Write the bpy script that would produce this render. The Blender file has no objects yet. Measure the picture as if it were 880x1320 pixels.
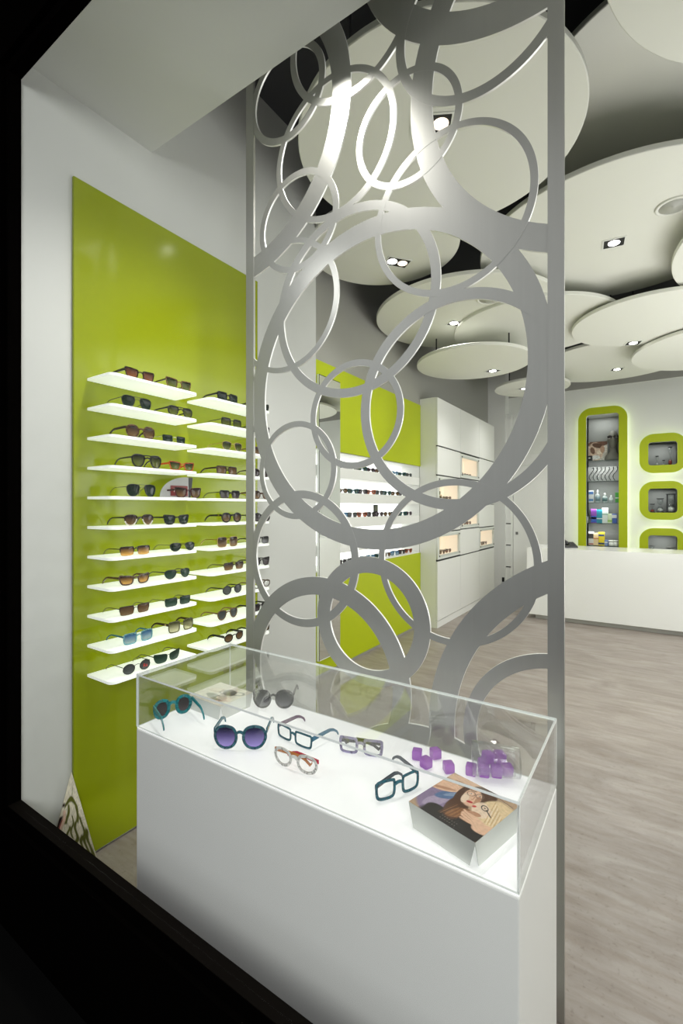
import bpy, bmesh, math, random
import numpy as np
from mathutils import Vector, Matrix
random.seed(7)
PI = math.pi
scn = bpy.context.scene
COL = scn.collection

# ------------------------------------------------------------------ camera model (880x1320)
F, YAW, HY, CX, EYE = 599.0, math.radians(33.58), 654.6, 440.0, 1.5
S_, C_ = math.sin(YAW), math.cos(YAW)
def ray(px, py):
    r = (px - CX) / F; u = (HY - py) / F
    return (-S_ + r * C_, C_ + r * S_, u)
def onY(px, py, Y):
    d = ray(px, py); t = Y / d[1]; return Vector((d[0] * t, Y, EYE + d[2] * t))
def onX(px, py, X):
    d = ray(px, py); t = X / d[0]; return Vector((X, d[1] * t, EYE + d[2] * t))
def onZ(px, py, Z):
    d = ray(px, py); t = (Z - EYE) / d[2]; return Vector((d[0] * t, d[1] * t, Z))

cam = bpy.data.cameras.new('camera'); co = bpy.data.objects.new('camera', cam); COL.objects.link(co)
co.location = (0, 0, EYE); co.rotation_euler = (PI / 2, 0, YAW)
cam.sensor_width = 36; cam.sensor_fit = 'AUTO'; cam.lens = F / 1320 * 36
cam.shift_y = -(660 - HY) / 1320; cam.clip_start = 0.02
scn.camera = co

# ------------------------------------------------------------------ materials
MATS = {}
def nodes(name):
    m = bpy.data.materials.new(name); m.use_nodes = True
    nt = m.node_tree; nt.nodes.clear()
    out = nt.nodes.new('ShaderNodeOutputMaterial')
    return m, nt, out
def sset(n, k, v):
    if k in n.inputs: n.inputs[k].default_value = v
def c4(c): return (c[0], c[1], c[2], 1.0)
def srgb(r, g, b):
    f = lambda v: (v / 255 / 12.92) if v / 255 <= 0.04045 else ((v / 255 + 0.055) / 1.055) ** 2.4
    return (f(r), f(g), f(b))
def pbr(name, col, rough=0.5, metal=0.0, spec=0.5, emit=0.0, ecol=None, var=0.04, scale=6.0, coat=0.0, bump=0.0, trans=0.0, aniso=0.0, stretch=None):
    if name in MATS: return MATS[name]
    m, nt, out = nodes(name)
    b = nt.nodes.new('ShaderNodeBsdfPrincipled')
    sset(b, 'Roughness', rough); sset(b, 'Metallic', metal); sset(b, 'Specular IOR Level', spec)
    sset(b, 'Coat Weight', coat); sset(b, 'Coat Roughness', 0.05); sset(b, 'Transmission Weight', trans); sset(b, 'Anisotropic', aniso)
    tc = nt.nodes.new('ShaderNodeTexCoord'); mp = nt.nodes.new('ShaderNodeMapping')
    if stretch: mp.inputs['Scale'].default_value = stretch
    nt.links.new(tc.outputs['Object'], mp.inputs['Vector'])
    nz = nt.nodes.new('ShaderNodeTexNoise'); nz.inputs['Scale'].default_value = scale; nz.inputs['Detail'].default_value = 4
    nt.links.new(mp.outputs['Vector'], nz.inputs['Vector'])
    mx = nt.nodes.new('ShaderNodeMix'); mx.data_type = 'RGBA'
    mx.inputs[6].default_value = c4([v * (1 - var) for v in col]); mx.inputs[7].default_value = c4([min(1, v * (1 + var)) for v in col])
    nt.links.new(nz.outputs['Fac'], mx.inputs[0]); nt.links.new(mx.outputs[2], b.inputs['Base Color'])
    if bump:
        bp = nt.nodes.new('ShaderNodeBump'); bp.inputs['Strength'].default_value = bump; bp.inputs['Distance'].default_value = 0.002
        nt.links.new(nz.outputs['Fac'], bp.inputs['Height']); nt.links.new(bp.outputs['Normal'], b.inputs['Normal'])
    if emit:
        sset(b, 'Emission Color', c4(ecol or col)); sset(b, 'Emission Strength', emit)
    nt.links.new(b.outputs[0], out.inputs['Surface'])
    MATS[name] = m; return m
def glassy(name, tint=(1, 1, 1), refl=1.0, rough=0.0, ior=1.5, haze=0.0):
    """thin clear pane: what passes straight through plus a Fresnel reflection"""
    if name in MATS: return MATS[name]
    m, nt, out = nodes(name)
    tr = nt.nodes.new('ShaderNodeBsdfTransparent'); tr.inputs['Color'].default_value = c4(tint)
    gl = nt.nodes.new('ShaderNodeBsdfGlossy'); gl.inputs['Roughness'].default_value = rough
    fr = nt.nodes.new('ShaderNodeFresnel'); fr.inputs['IOR'].default_value = ior
    mu = nt.nodes.new('ShaderNodeMath'); mu.operation = 'MULTIPLY'; mu.inputs[1].default_value = refl; mu.use_clamp = True
    ge = nt.nodes.new('ShaderNodeNewGeometry'); mi_ = nt.nodes.new('ShaderNodeMix'); mi_.data_type = 'FLOAT'   # same reflectance from both faces of the sheet
    mi_.inputs[2].default_value = ior; mi_.inputs[3].default_value = 1 / ior
    nt.links.new(ge.outputs['Backfacing'], mi_.inputs[0]); nt.links.new(mi_.outputs[0], fr.inputs['IOR'])
    nt.links.new(fr.outputs[0], mu.inputs[0])
    base = tr
    if haze:
        df = nt.nodes.new('ShaderNodeBsdfTranslucent'); df.inputs['Color'].default_value = (0.9, 0.92, 0.9, 1)
        d2 = nt.nodes.new('ShaderNodeBsdfDiffuse'); d2.inputs['Color'].default_value = (0.9, 0.92, 0.9, 1)
        ad = nt.nodes.new('ShaderNodeMixShader'); nt.links.new(df.outputs[0], ad.inputs[1]); nt.links.new(d2.outputs[0], ad.inputs[2])
        hz = nt.nodes.new('ShaderNodeMixShader'); hz.inputs[0].default_value = haze
        nt.links.new(tr.outputs[0], hz.inputs[1]); nt.links.new(ad.outputs[0], hz.inputs[2]); base = hz
    ms = nt.nodes.new('ShaderNodeMixShader')
    nt.links.new(mu.outputs[0], ms.inputs[0]); nt.links.new(base.outputs[0], ms.inputs[1]); nt.links.new(gl.outputs[0], ms.inputs[2])
    nt.links.new(ms.outputs[0], out.inputs['Surface'])
    MATS[name] = m; return m
def lensmat(name, top, bot, t_top=0.12, t_bot=0.4):
    """tinted sunglass lens, darker at the brow, graded down"""
    if name in MATS: return MATS[name]
    m, nt, out = nodes(name)
    tc = nt.nodes.new('ShaderNodeTexCoord'); sp = nt.nodes.new('ShaderNodeSeparateXYZ'); nt.links.new(tc.outputs['Generated'], sp.inputs[0])
    rp = nt.nodes.new('ShaderNodeMapRange'); rp.inputs['From Min'].default_value = 0.1; rp.inputs['From Max'].default_value = 0.85
    nt.links.new(sp.outputs['Z'], rp.inputs['Value'])
    mx = nt.nodes.new('ShaderNodeMix'); mx.data_type = 'RGBA'; mx.inputs[6].default_value = c4(bot); mx.inputs[7].default_value = c4(top)
    nt.links.new(rp.outputs[0], mx.inputs[0])
    b = nt.nodes.new('ShaderNodeBsdfPrincipled'); sset(b, 'Roughness', 0.06); sset(b, 'Specular IOR Level', 0.3)
    nt.links.new(mx.outputs[2], b.inputs['Base Color'])
    tr = nt.nodes.new('ShaderNodeBsdfTransparent')
    mt = nt.nodes.new('ShaderNodeMix'); mt.data_type = 'RGBA'
    mt.inputs[6].default_value = c4([min(1, v * 2.2 + .05) for v in bot]); mt.inputs[7].default_value = c4([min(1, v * 2.2 + .02) for v in top])
    nt.links.new(rp.outputs[0], mt.inputs[0]); nt.links.new(mt.outputs[2], tr.inputs['Color'])
    mr = nt.nodes.new('ShaderNodeMapRange'); mr.inputs['To Min'].default_value = t_bot; mr.inputs['To Max'].default_value = t_top
    nt.links.new(rp.outputs[0], mr.inputs['Value'])
    ms = nt.nodes.new('ShaderNodeMixShader'); nt.links.new(mr.outputs[0], ms.inputs[0])
    nt.links.new(b.outputs[0], ms.inputs[1]); nt.links.new(tr.outputs[0], ms.inputs[2]); nt.links.new(ms.outputs[0], out.inputs['Surface'])
    MATS[name] = m; return m
def emis(name, col, strength):
    if name in MATS: return MATS[name]
    m, nt, out = nodes(name)
    e = nt.nodes.new('ShaderNodeEmission'); e.inputs['Color'].default_value = c4(col); e.inputs['Strength'].default_value = strength
    nt.links.new(e.outputs[0], out.inputs['Surface']); MATS[name] = m; return m
def painted(name, rough=0.35, emit=0.0):
    if name in MATS: return MATS[name]
    m, nt, out = nodes(name)
    a = nt.nodes.new('ShaderNodeAttribute'); a.attribute_name = 'Col'
    b = nt.nodes.new('ShaderNodeBsdfPrincipled'); sset(b, 'Roughness', rough)
    nt.links.new(a.outputs['Color'], b.inputs['Base Color'])
    if emit:
        nt.links.new(a.outputs['Color'], b.inputs['Emission Color']); sset(b, 'Emission Strength', emit)
    nt.links.new(b.outputs[0], out.inputs['Surface']); MATS[name] = m; return m

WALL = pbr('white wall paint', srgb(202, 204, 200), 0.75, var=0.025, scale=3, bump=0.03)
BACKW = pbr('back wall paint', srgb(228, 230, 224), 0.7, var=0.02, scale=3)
GREYW = pbr('shaded grey wall paint', srgb(160, 160, 153), 0.8, var=0.03, scale=3)  # grey paint, darkened further to hold the shade of the ceiling discs
DISC = pbr('disc plaster', srgb(224, 225, 216), 0.7, var=0.02, scale=4)
BLACKC = pbr('black ceiling void', (0.004, 0.004, 0.005), 0.6)
BLACKF = pbr('black window frame', (0.0012, 0.001, 0.0009), 0.8, spec=0.0)
SILLM = pbr('dark bronze sill', (0.0045, 0.0036, 0.0028), 0.7, spec=0.02)
GREEN = pbr('lime green lacquer', srgb(140, 152, 8), 0.13, spec=0.35, var=0.03, scale=1.5)
GREENF = pbr('lime green matt', srgb(176, 190, 10), 0.4, spec=0.3, var=0.03)
WHITEL = pbr('white laminate', srgb(232, 233, 229), 0.35, var=0.015)
WHITEG = pbr('gloss white counter', srgb(240, 241, 238), 0.15, var=0.01)
CASEM = pbr('case white acrylic', srgb(226, 227, 222), 0.3, var=0.01, emit=0.07, ecol=(1, 1, .98))  # slight emission added to lift the case front, no lamp inside the base
CASETOP = pbr('case glowing top', (0.93, 0.93, 0.93), 0.35, var=0.01, emit=0.42, ecol=(1, 1, 1))
SHELFM = pbr('lit acrylic shelf', (0.9, 0.93, 0.88), 0.3, var=0.02, emit=0.42, ecol=(0.97, 1.0, 0.93))
LINE = pbr('dark shadow gap', (0.006, 0.006, 0.006), 0.6)
GAP = pbr('door gap grey', (0.10, 0.10, 0.10), 0.6)
STEEL = pbr('brushed metal', srgb(176, 176, 171), 0.38, metal=0.93, var=0.05, scale=120, stretch=(1, 1, 0.02))
EDGE = pbr('bright cut edge', (0.85, 0.85, 0.83), 0.3, metal=0.3)
CHROME = pbr('chrome', (0.75, 0.75, 0.76), 0.15, metal=1.0)
MIRROR = pbr('mirror silver', (0.86, 0.88, 0.86), 0.01, metal=1.0, var=0.0)
GLASS = glassy('case glass', (0.985, 0.99, 0.985), 1.3, haze=0.015)
GEDGE = pbr('polished glass edge', (0.82, 0.86, 0.83), 0.25, emit=0.12, ecol=(1, 1, 1))  # faint glow put into the edge colour, the edges are no lamps
PANE = glassy('shop window glass', (0.985, 0.99, 0.99), 0.08)
NGLASS = glassy('niche glass', (0.93, 0.95, 0.94), 0.9)
SHGL = glassy('glass shelf', (0.86, 0.92, 0.90), 1.0)
NICHE = pbr('grey niche lining', srgb(150, 152, 150), 0.7)
NLIT = pbr('niche white glow', (0.95, 0.97, 0.93), 0.5, emit=1.2, ecol=(1, 1, .97))
WARM = pbr('warm lit lining', (0.95, 0.88, 0.78), 0.5, emit=0.26, ecol=(1.0, 0.82, 0.64))
LED = emis('led glow', (0.93, 1.0, 0.82), 5.0)
LAMP = emis('lamp glow', (1.0, 0.97, 0.9), 14.0)
LAMPW = emis('lamp warm', (1.0, 0.8, 0.6), 3.0)
CREAM = pbr('cream paper', srgb(232, 226, 206), 0.6)
PAPER = pbr('white card', srgb(222, 224, 218), 0.5)
PAINT = painted('printed photo', 0.3)
BLK = pbr('black plastic', (0.01, 0.01, 0.011), 0.3)
BUST = pbr('grey mannequin', srgb(128, 126, 118), 0.6)
DIEM = None

# floor: pale travertine-look vinyl with streaks running along the shop front
def floor_mat():
    m, nt, out = nodes('travertine floor')
    tc = nt.nodes.new('ShaderNodeTexCoord')
    def noise(sc, scale, det, dist=0.0):
        mp = nt.nodes.new('ShaderNodeMapping'); mp.inputs['Scale'].default_value = sc
        nt.links.new(tc.outputs['Object'], mp.inputs['Vector'])
        n = nt.nodes.new('ShaderNodeTexNoise'); n.inputs['Scale'].default_value = scale; n.inputs['Detail'].default_value = det
        n.inputs['Roughness'].default_value = 0.65; n.inputs['Distortion'].default_value = dist
        nt.links.new(mp.outputs[0], n.inputs['Vector']); return n
    n1 = noise((1.1, 2.7, 1), 2.2, 9, 0.8); n2 = noise((0.7, 6, 1), 4, 7, 0.5); n3 = noise((1, 1, 1), 55, 3)
    r1 = nt.nodes.new('ShaderNodeValToRGB'); e = r1.color_ramp.elements
    e[0].position = 0.33; e[0].color = c4(srgb(136, 127, 120)); e[1].position = 0.68; e[1].color = c4(srgb(161, 154, 148))
    nt.links.new(n1.outputs['Fac'], r1.inputs[0])
    r2 = nt.nodes.new('ShaderNodeValToRGB'); e = r2.color_ramp.elements
    e[0].position = 0.36; e[0].color = c4(srgb(205, 190, 176)); e[1].position = 0.6; e[1].color = (1, 1, 1, 1)
    nt.links.new(n2.outputs['Fac'], r2.inputs[0])
    m1 = nt.nodes.new('ShaderNodeMix'); m1.data_type = 'RGBA'; m1.blend_type = 'MULTIPLY'; m1.inputs[0].default_value = 0.4
    nt.links.new(r1.outputs[0], m1.inputs[6]); nt.links.new(r2.outputs[0], m1.inputs[7])
    r3 = nt.nodes.new('ShaderNodeValToRGB'); e = r3.color_ramp.elements
    e[0].position = 0.30; e[0].color = (0.55, 0.5, 0.46, 1); e[1].position = 0.42; e[1].color = (1, 1, 1, 1)
    nt.links.new(n3.outputs['Fac'], r3.inputs[0])
    m2 = nt.nodes.new('ShaderNodeMix'); m2.data_type = 'RGBA'; m2.blend_type = 'MULTIPLY'; m2.inputs[0].default_value = 0.5
    nt.links.new(m1.outputs[2], m2.inputs[6]); nt.links.new(r3.outputs[0], m2.inputs[7])
    b = nt.nodes.new('ShaderNodeBsdfPrincipled'); sset(b, 'Roughness', 0.42); sset(b, 'Specular IOR Level', 0.4)
    nt.links.new(m2.outputs[2], b.inputs['Base Color'])
    bp = nt.nodes.new('ShaderNodeBump'); bp.inputs['Strength'].default_value = 0.12; bp.inputs['Distance'].default_value = 0.002
    nt.links.new(n2.outputs['Fac'], bp.inputs['Height']); nt.links.new(bp.outputs[0], b.inputs['Normal'])
    nt.links.new(b.outputs[0], out.inputs['Surface']); return m
FLOOR = floor_mat()

# ------------------------------------------------------------------ mesh helpers
class MB:
    def __init__(s): s.v = []; s.f = []; s.mi = []; s.sm = []
    def add(s, vs, fs, mi=0, smooth=False):
        o = len(s.v); s.v += [tuple(v) for v in vs]
        for f in fs: s.f.append(tuple(i + o for i in f)); s.mi.append(mi); s.sm.append(smooth)
        return s
    def box(s, a, b, mi=0, skip=()):
        x0, y0, z0 = a; x1, y1, z1 = b
        vs = [(x0, y0, z0), (x1, y0, z0), (x1, y1, z0), (x0, y1, z0), (x0, y0, z1), (x1, y0, z1), (x1, y1, z1), (x0, y1, z1)]
        fs = {'-z': (0, 3, 2, 1), '+z': (4, 5, 6, 7), '-y': (0, 1, 5, 4), '+x': (1, 2, 6, 5), '+y': (2, 3, 7, 6), '-x': (3, 0, 4, 7)}
        return s.add(vs, [f for k, f in fs.items() if k not in skip], mi)
    def bbox(s, a, b, bev=0.004, seg=2, mi=0):
        bm = bmesh.new(); bmesh.ops.create_cube(bm, size=1)
        for v in bm.verts: v.co = Vector([(a[i] + b[i]) / 2 + v.co[i] * (b[i] - a[i]) for i in range(3)])
        bmesh.ops.bevel(bm, geom=bm.edges[:], offset=bev, segments=seg, profile=0.5, affect='EDGES')
        return s.bm(bm, mi, False)
    def bm(s, bm, mi=0, smooth=False):
        bm.verts.index_update()
        s.add([v.co[:] for v in bm.verts], [[v.index for v in f.verts] for f in bm.faces], mi, smooth); bm.free(); return s
    def prism(s, poly, fn, d0, d1, mi=0, mi_side=None, smooth=False):
        """poly: 2D loop, fn(u,v,d)->xyz; extruded from d0 to d1"""
        n = len(poly); vs = [fn(u, v, d0) for u, v in poly] + [fn(u, v, d1) for u, v in poly]
        s.add(vs, [tuple(range(n))[::-1], tuple(range(n, 2 * n))], mi)
        s.add(vs, [(i, (i + 1) % n, (i + 1) % n + n, i + n) for i in range(n)], mi if mi_side is None else mi_side, smooth)
        return s
    def ringprism(s, po, pi_, fn, d0, d1, mi=0, mi_side=None):
        """frame between two loops with equal point counts"""
        n = len(po)
        vs = [fn(u, v, d0) for u, v in po] + [fn(u, v, d0) for u, v in pi_] + [fn(u, v, d1) for u, v in po] + [fn(u, v, d1) for u, v in pi_]
        ms = mi if mi_side is None else mi_side
        for i in range(n):
            j = (i + 1) % n
        s.add(vs, [(i, (i + 1) % n, n + (i + 1) % n, n + i) for i in range(n)] + [(2 * n + i, 3 * n + i, 3 * n + (i + 1) % n, 2 * n + (i + 1) % n) for i in range(n)], mi)
        s.add(vs, [(i, 2 * n + i, 2 * n + (i + 1) % n, (i + 1) % n) for i in range(n)] + [(n + i, n + (i + 1) % n, 3 * n + (i + 1) % n, 3 * n + i) for i in range(n)], ms, True)
        return s
    def lathe(s, prof, c=(0, 0, 0), seg=24, mi=0, smooth=True, axis='z', sx=1.0, sy=1.0):
        vs = []; fs = []
        for r, h in prof:
            for k in range(seg):
                a = 2 * PI * k / seg; p = (r * math.cos(a) * sx, r * math.sin(a) * sy, h)
                if axis == 'y': p = (p[0], h, p[1])
                if axis == 'x': p = (h, p[0], p[1])
                vs.append((p[0] + c[0], p[1] + c[1], p[2] + c[2]))
        n = len(prof)
        for i in range(n - 1):
            for k in range(seg): fs.append((i * seg + k, i * seg + (k + 1) % seg, (i + 1) * seg + (k + 1) % seg, (i + 1) * seg + k))
        if prof[0][0] > 1e-6: fs.append(tuple(range(seg))[::-1])
        if prof[-1][0] > 1e-6: fs.append(tuple(range((n - 1) * seg, n * seg)))
        return s.add(vs, fs, mi, smooth)
    def tube(s, pts, r, seg=8, closed=False, mi=0, flat=1.0):
        pts = [Vector(p) for p in pts]; n = len(pts); vs = []; fs = []
        for i, p in enumerate(pts):
            if closed: t = pts[(i + 1) % n] - pts[i - 1]
            else: t = pts[min(i + 1, n - 1)] - pts[max(i - 1, 0)]
            t.normalize(); up = Vector((0, 0, 1)) if abs(t.z) < 0.95 else Vector((0, 1, 0))
            a = t.cross(up).normalized(); b = a.cross(t)
            rr = r[i] if isinstance(r, (list, tuple)) else r
            for k in range(seg):
                th = 2 * PI * k / seg; vs.append(p + a * rr * flat * math.cos(th) + b * rr * math.sin(th))
        for i in range(n if closed else n - 1):
            for k in range(seg): fs.append((i * seg + k, i * seg + (k + 1) % seg, ((i + 1) % n) * seg + (k + 1) % seg, ((i + 1) % n) * seg + k))
        if not closed: fs += [tuple(range(seg))[::-1], tuple(range((n - 1) * seg, n * seg))]
        return s.add(vs, fs, mi, True)
    def xf(s, M):
        s.v = [tuple(M @ Vector(v)) for v in s.v]; return s
    def build(s, name, mats, parent=None, loc=(0, 0, 0), rot=(0, 0, 0)):
        me = bpy.data.meshes.new(name); me.from_pydata(s.v, [], s.f); me.update()
        if not isinstance(mats, (list, tuple)): mats = [mats]
        for m in mats: me.materials.append(m)
        me.polygons.foreach_set('material_index', s.mi); me.polygons.foreach_set('use_smooth', s.sm)
        bm = bmesh.new(); bm.from_mesh(me); bmesh.ops.recalc_face_normals(bm, faces=bm.faces); bm.to_mesh(me); bm.free()
        o = bpy.data.objects.new(name, me); COL.objects.link(o); o.location = loc; o.rotation_euler = rot
        if parent is not None: o.parent = parent
        return o
def tag(o, label=None, cat=None, group=None, kind=None):
    if label: o['label'] = label
    if cat: o['category'] = cat
    if group: o['group'] = group
    if kind: o['kind'] = kind
    return o
def struct(o): o['kind'] = 'structure'; return o
def empty(name, loc, rz=0, label=None, cat=None, group=None):
    o = bpy.data.objects.new(name, None); COL.objects.link(o); o.location = loc; o.rotation_euler = (0, 0, rz); o.empty_display_size = 0.05
    return tag(o, label, cat, group)
def copy_tree(o, parent=None):
    c = o.copy(); COL.objects.link(c)
    if parent is not None: c.parent = parent
    for ch in list(o.children): copy_tree(ch, c)
    return c
def rrect(x0, y0, x1, y1, r, seg=8):
    p = []
    for cx, cy, a in ((x1 - r, y1 - r, 0), (x0 + r, y1 - r, 90), (x0 + r, y0 + r, 180), (x1 - r, y0 + r, 270)):
        for k in range(seg + 1):
            t = math.radians(a + 90 * k / seg); p.append((cx + r * math.cos(t), cy + r * math.sin(t)))
    return p
def circ(cx, cy, r, n=96): return [(cx + r * math.cos(2 * PI * k / n), cy + r * math.sin(2 * PI * k / n)) for k in range(n)]
def holes_wall(mb, u0, u1, v0, v1, holes, fn, d0, d1):
    us = sorted({u0, u1, *[h[0] for h in holes], *[h[1] for h in holes]}); vs = sorted({v0, v1, *[h[2] for h in holes], *[h[3] for h in holes]})
    for a, b in zip(us, us[1:]):
        for c, d in zip(vs, vs[1:]):
            um, vm = (a + b) / 2, (c + d) / 2
            if any(h[0] < um < h[1] and h[2] < vm < h[3] for h in holes): continue
            p, q = fn(a, c, d0), fn(b, d, d1)
            mb.box([min(p[i], q[i]) for i in range(3)], [max(p[i], q[i]) for i in range(3)])
    return mb
def picture(name, parent, fn, nx, ny, shader, loc=(0, 0, 0)):
    """flat print; shader(u,v arrays)->rgb array, u right, v up, both 0..1"""
    u, v = np.meshgrid(np.linspace(0, 1, nx), np.linspace(0, 1, ny)); rgb = shader(u.ravel(), v.ravel())
    vs = [fn(a, b) for a, b in zip(u.ravel(), v.ravel())]
    fs = [(j * nx + i, j * nx + i + 1, (j + 1) * nx + i + 1, (j + 1) * nx + i) for j in range(ny - 1) for i in range(nx - 1)]
    me = bpy.data.meshes.new(name); me.from_pydata([tuple(p) for p in vs], [], fs); me.materials.append(PAINT)
    ca = me.color_attributes.new('Col', 'FLOAT_COLOR', 'POINT')
    a = np.ones((nx * ny, 4), np.float32); a[:, :3] = rgb; ca.data.foreach_set('color', a.ravel()); me.update()
    o = bpy.data.objects.new(name, me); COL.objects.link(o); o.location = loc
    if parent is not None: o.parent = parent
    return o
class Art:
    def __init__(s, u, v, base): s.u, s.v = u, v; s.c = np.tile(np.array(base, float), (len(u), 1))
    def put(s, w, col): w = np.clip(w, 0, 1)[:, None]; s.c = s.c * (1 - w) + np.array(col) * w
    def ell(s, cx, cy, rx, ry, ang, col, soft=0.12, a=1.0):
        t = math.radians(ang); du, dv = s.u - cx, s.v - cy
        x = (du * math.cos(t) + dv * math.sin(t)) / rx; y = (-du * math.sin(t) + dv * math.cos(t)) / ry
        s.put((1 - np.hypot(x, y)) / soft * a if a == 1 else np.clip((1 - np.hypot(x, y)) / soft, 0, 1) * a, col)
    def ring(s, cx, cy, rx, ry, ang, wd, col):
        t = math.radians(ang); du, dv = s.u - cx, s.v - cy
        x = (du * math.cos(t) + dv * math.sin(t)) / rx; y = (-du * math.sin(t) + dv * math.cos(t)) / ry
        s.put((wd - np.abs(np.hypot(x, y) - 1)) / (wd * .5), col)
    def line(s, x0, y0, x1, y1, wd, col):
        d = np.hypot(x1 - x0, y1 - y0); t = np.clip(((s.u - x0) * (x1 - x0) + (s.v - y0) * (y1 - y0)) / d ** 2, 0, 1)
        s.put((wd - np.hypot(s.u - x0 - t * (x1 - x0), s.v - y0 - t * (y1 - y0))) / (wd * .5), col)
    def grain(s, amp, fx, fy):
        s.c = np.clip(s.c * (1 + amp * (np.sin(s.u * fx + 3 * np.sin(s.v * fy * .37)) * np.sin(s.v * fy + 2 * np.sin(s.u * fx * .41)))[:, None]), 0, 1)

# ================================================================== THE ROOM
XW, XR2, YB, ZC = -2.015, -2.44, 8.70, 4.05       # front left wall, recessed left wall, back wall, ceiling
XRGT = 3.2
struct(MB().box((-3.2, 0.80, -0.08), (XRGT + .1, YB + .5, 0)).build('floor', FLOOR))
struct(MB().box((-3.2, 0.80, ZC), (XRGT + .1, YB + .5, ZC + .08)).build('ceiling', BLACKC))
struct(MB().box((-3.0, 0.80, 0), (XW, 2.70, ZC)).build('wall_left', WALL))
NZ0, NZ1, NY0, NY1 = 0.93, 2.025, 2.95, 5.47
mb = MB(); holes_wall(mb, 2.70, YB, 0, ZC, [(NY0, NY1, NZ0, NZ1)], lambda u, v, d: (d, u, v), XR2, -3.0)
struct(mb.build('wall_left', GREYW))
struct(MB().box((XRGT, 0.80, 0), (XRGT + .1, YB + .3, ZC)).build('wall_right', WALL))
# soffit over the shop window
struct(MB().box((-3.0, 0.80, 3.225), (XRGT, 1.37, ZC)).build('ceiling_soffit', WALL))
# outside pavement
struct(MB().box((-6, -4, -0.12), (6, 0.75, -0.04)).build('pavement', pbr('night asphalt', (0.004, 0.004, 0.004), 0.9, spec=.02)))

# shop window: black frame, bronze sill, big pane
WX0, WX1, WZ0, WZ1 = -1.994, 3.0, 0.387, 3.13
mb = MB()
holes_wall(mb, -5.5, 5.5, -0.2, 4.6, [(WX0, WX1, WZ0, WZ1)], lambda u, v, d: (u, d, v), 0.755, 0.80)
mb.box((WX0 - 2.5, 0.735, -.2), (WX1 + 1, 0.755, WZ0 - 0.035)); mb.box((WX0 - 2.5, 0.735, -.2), (WX0 - 0.03, 0.755, 4.6))
mb.box((WX0 - 2.5, 0.735, WZ1 + .03), (WX1 + 1, 0.755, 4.6))
win = struct(mb.build('window_1', BLACKF))
MB().box((WX0, 0.756, WZ0), (WX1, 0.80, WZ0 + .002)).build('sill', SILLM, win)
MB().box((WX0, 0.774, WZ0 + .003), (WX1, 0.778, WZ1)).build('window_glass', PANE, win)

# ---------------- back wall with recessed niches
YF = YB - 0.09                                      # front face of the niche frames
def px_rect(x0, x1, y0, y1, Y=YF):
    xm, ym = (x0 + x1) / 2, (y0 + y1) / 2
    return (onY(x0, ym, Y).x, onY(x1, ym, Y).x, onY(xm, y1, Y).z, onY(xm, y0, Y).z)
TALL_O = px_rect(744.8, 808.4, 524.2, 800); TALL_I = px_rect(755.2, 797.2, 533.6, 790)
TALL_O = (TALL_O[0], TALL_O[1], 0.62, TALL_O[3]); TALL_I = (TALL_I[0], TALL_I[1], 0.74, TALL_I[3])
SM_O = [px_rect(823.8, 885.0, a, b) for a, b in ((558.4, 609.4), (620.2, 670.0), (681.0, 730.2))]
SM_I = [px_rect(835.3, 872.8, a, b) for a, b in ((569.2, 599.4), (629.7, 660.8), (690.3, 720.5))]
def inset(r, d): return (r[0] + d, r[1] - d, r[2] + d, r[3] - d)
holes = [TALL_I] + SM_I
mb = MB(); holes_wall(mb, -3.0, XRGT, 0, 3.484, holes, lambda u, v, d: (u, d, v), YB, YB + .30)
struct(mb.build('wall_back', BACKW))
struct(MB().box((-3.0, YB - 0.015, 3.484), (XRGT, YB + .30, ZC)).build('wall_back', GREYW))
frame_words = ['tall lime green rounded frame around a lit display niche on the back wall',
               'small lime green rounded frame, topmost of the stack of small niches',
               'small lime green rounded frame around the niche with framed black hourglass',
               'small lime green rounded frame half hidden by the counter, lowest of the stack']
FR = []
for k, (o, i) in enumerate([(TALL_O, TALL_I)] + list(zip(SM_O, SM_I))):
    c = ((o[0] + o[1]) / 2, YF, o[2]); rt = empty('niche_frame', c, 0, frame_words[k], 'frame', 'lime niche frames on the back wall')
    fn = lambda u, v, d, c=c: (u - c[0], d - c[1], v - c[2])
    ro = 0.20 if k == 0 else 0.19
    po = rrect(o[0], o[2], o[1], o[3], ro, 10); pi_ = rrect(i[0], i[2], i[1], i[3], 0.045, 10)
    MB().ringprism(po, pi_, fn, YF, YF + .025).build('frame_face', GREENF, rt)
    oi = inset(o, .055); ii = inset(o, .085)
    MB().ringprism(rrect(oi[0], oi[2], oi[1], oi[3], ro - .05, 10), rrect(ii[0], ii[2], ii[1], ii[3], ro - .07, 10), fn, YF + .030, YF + .055).build('led_strip', LED, rt)
    oi = inset(i, -.03)
    MB().ringprism(rrect(oi[0], oi[2], oi[1], oi[3], .06, 10), rrect(i[0] , i[2], i[1], i[3], 0.045, 10), fn, YF + .026, YF + .088).build('frame_collar', WHITEL, rt)
    m2 = MB(); y1 = YB + .28
    m2.box((i[0] - c[0], 0.093, i[2] - c[2]), (i[1] - c[0], y1 - c[1], i[3] - c[2]), skip=('-y',)); struct(m2.build('wall_back_niche', NICHE, None, c))
    MB().add([(i[0] - c[0], .004, i[2] - c[2]), (i[1] - c[0], .004, i[2] - c[2]), (i[1] - c[0], .004, i[3] - c[2]), (i[0] - c[0], .004, i[3] - c[2])], [(0, 1, 2, 3)]).build('glass_pane', NGLASS, rt)
    FR.append((rt, c, i))
YN = YB + .12                                        # centre line of things standing in the niches
shelfz = [onY(776, y, YN).z for y in (593.7, 620.5, 647.8, 674.3, 703.0)]
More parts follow.
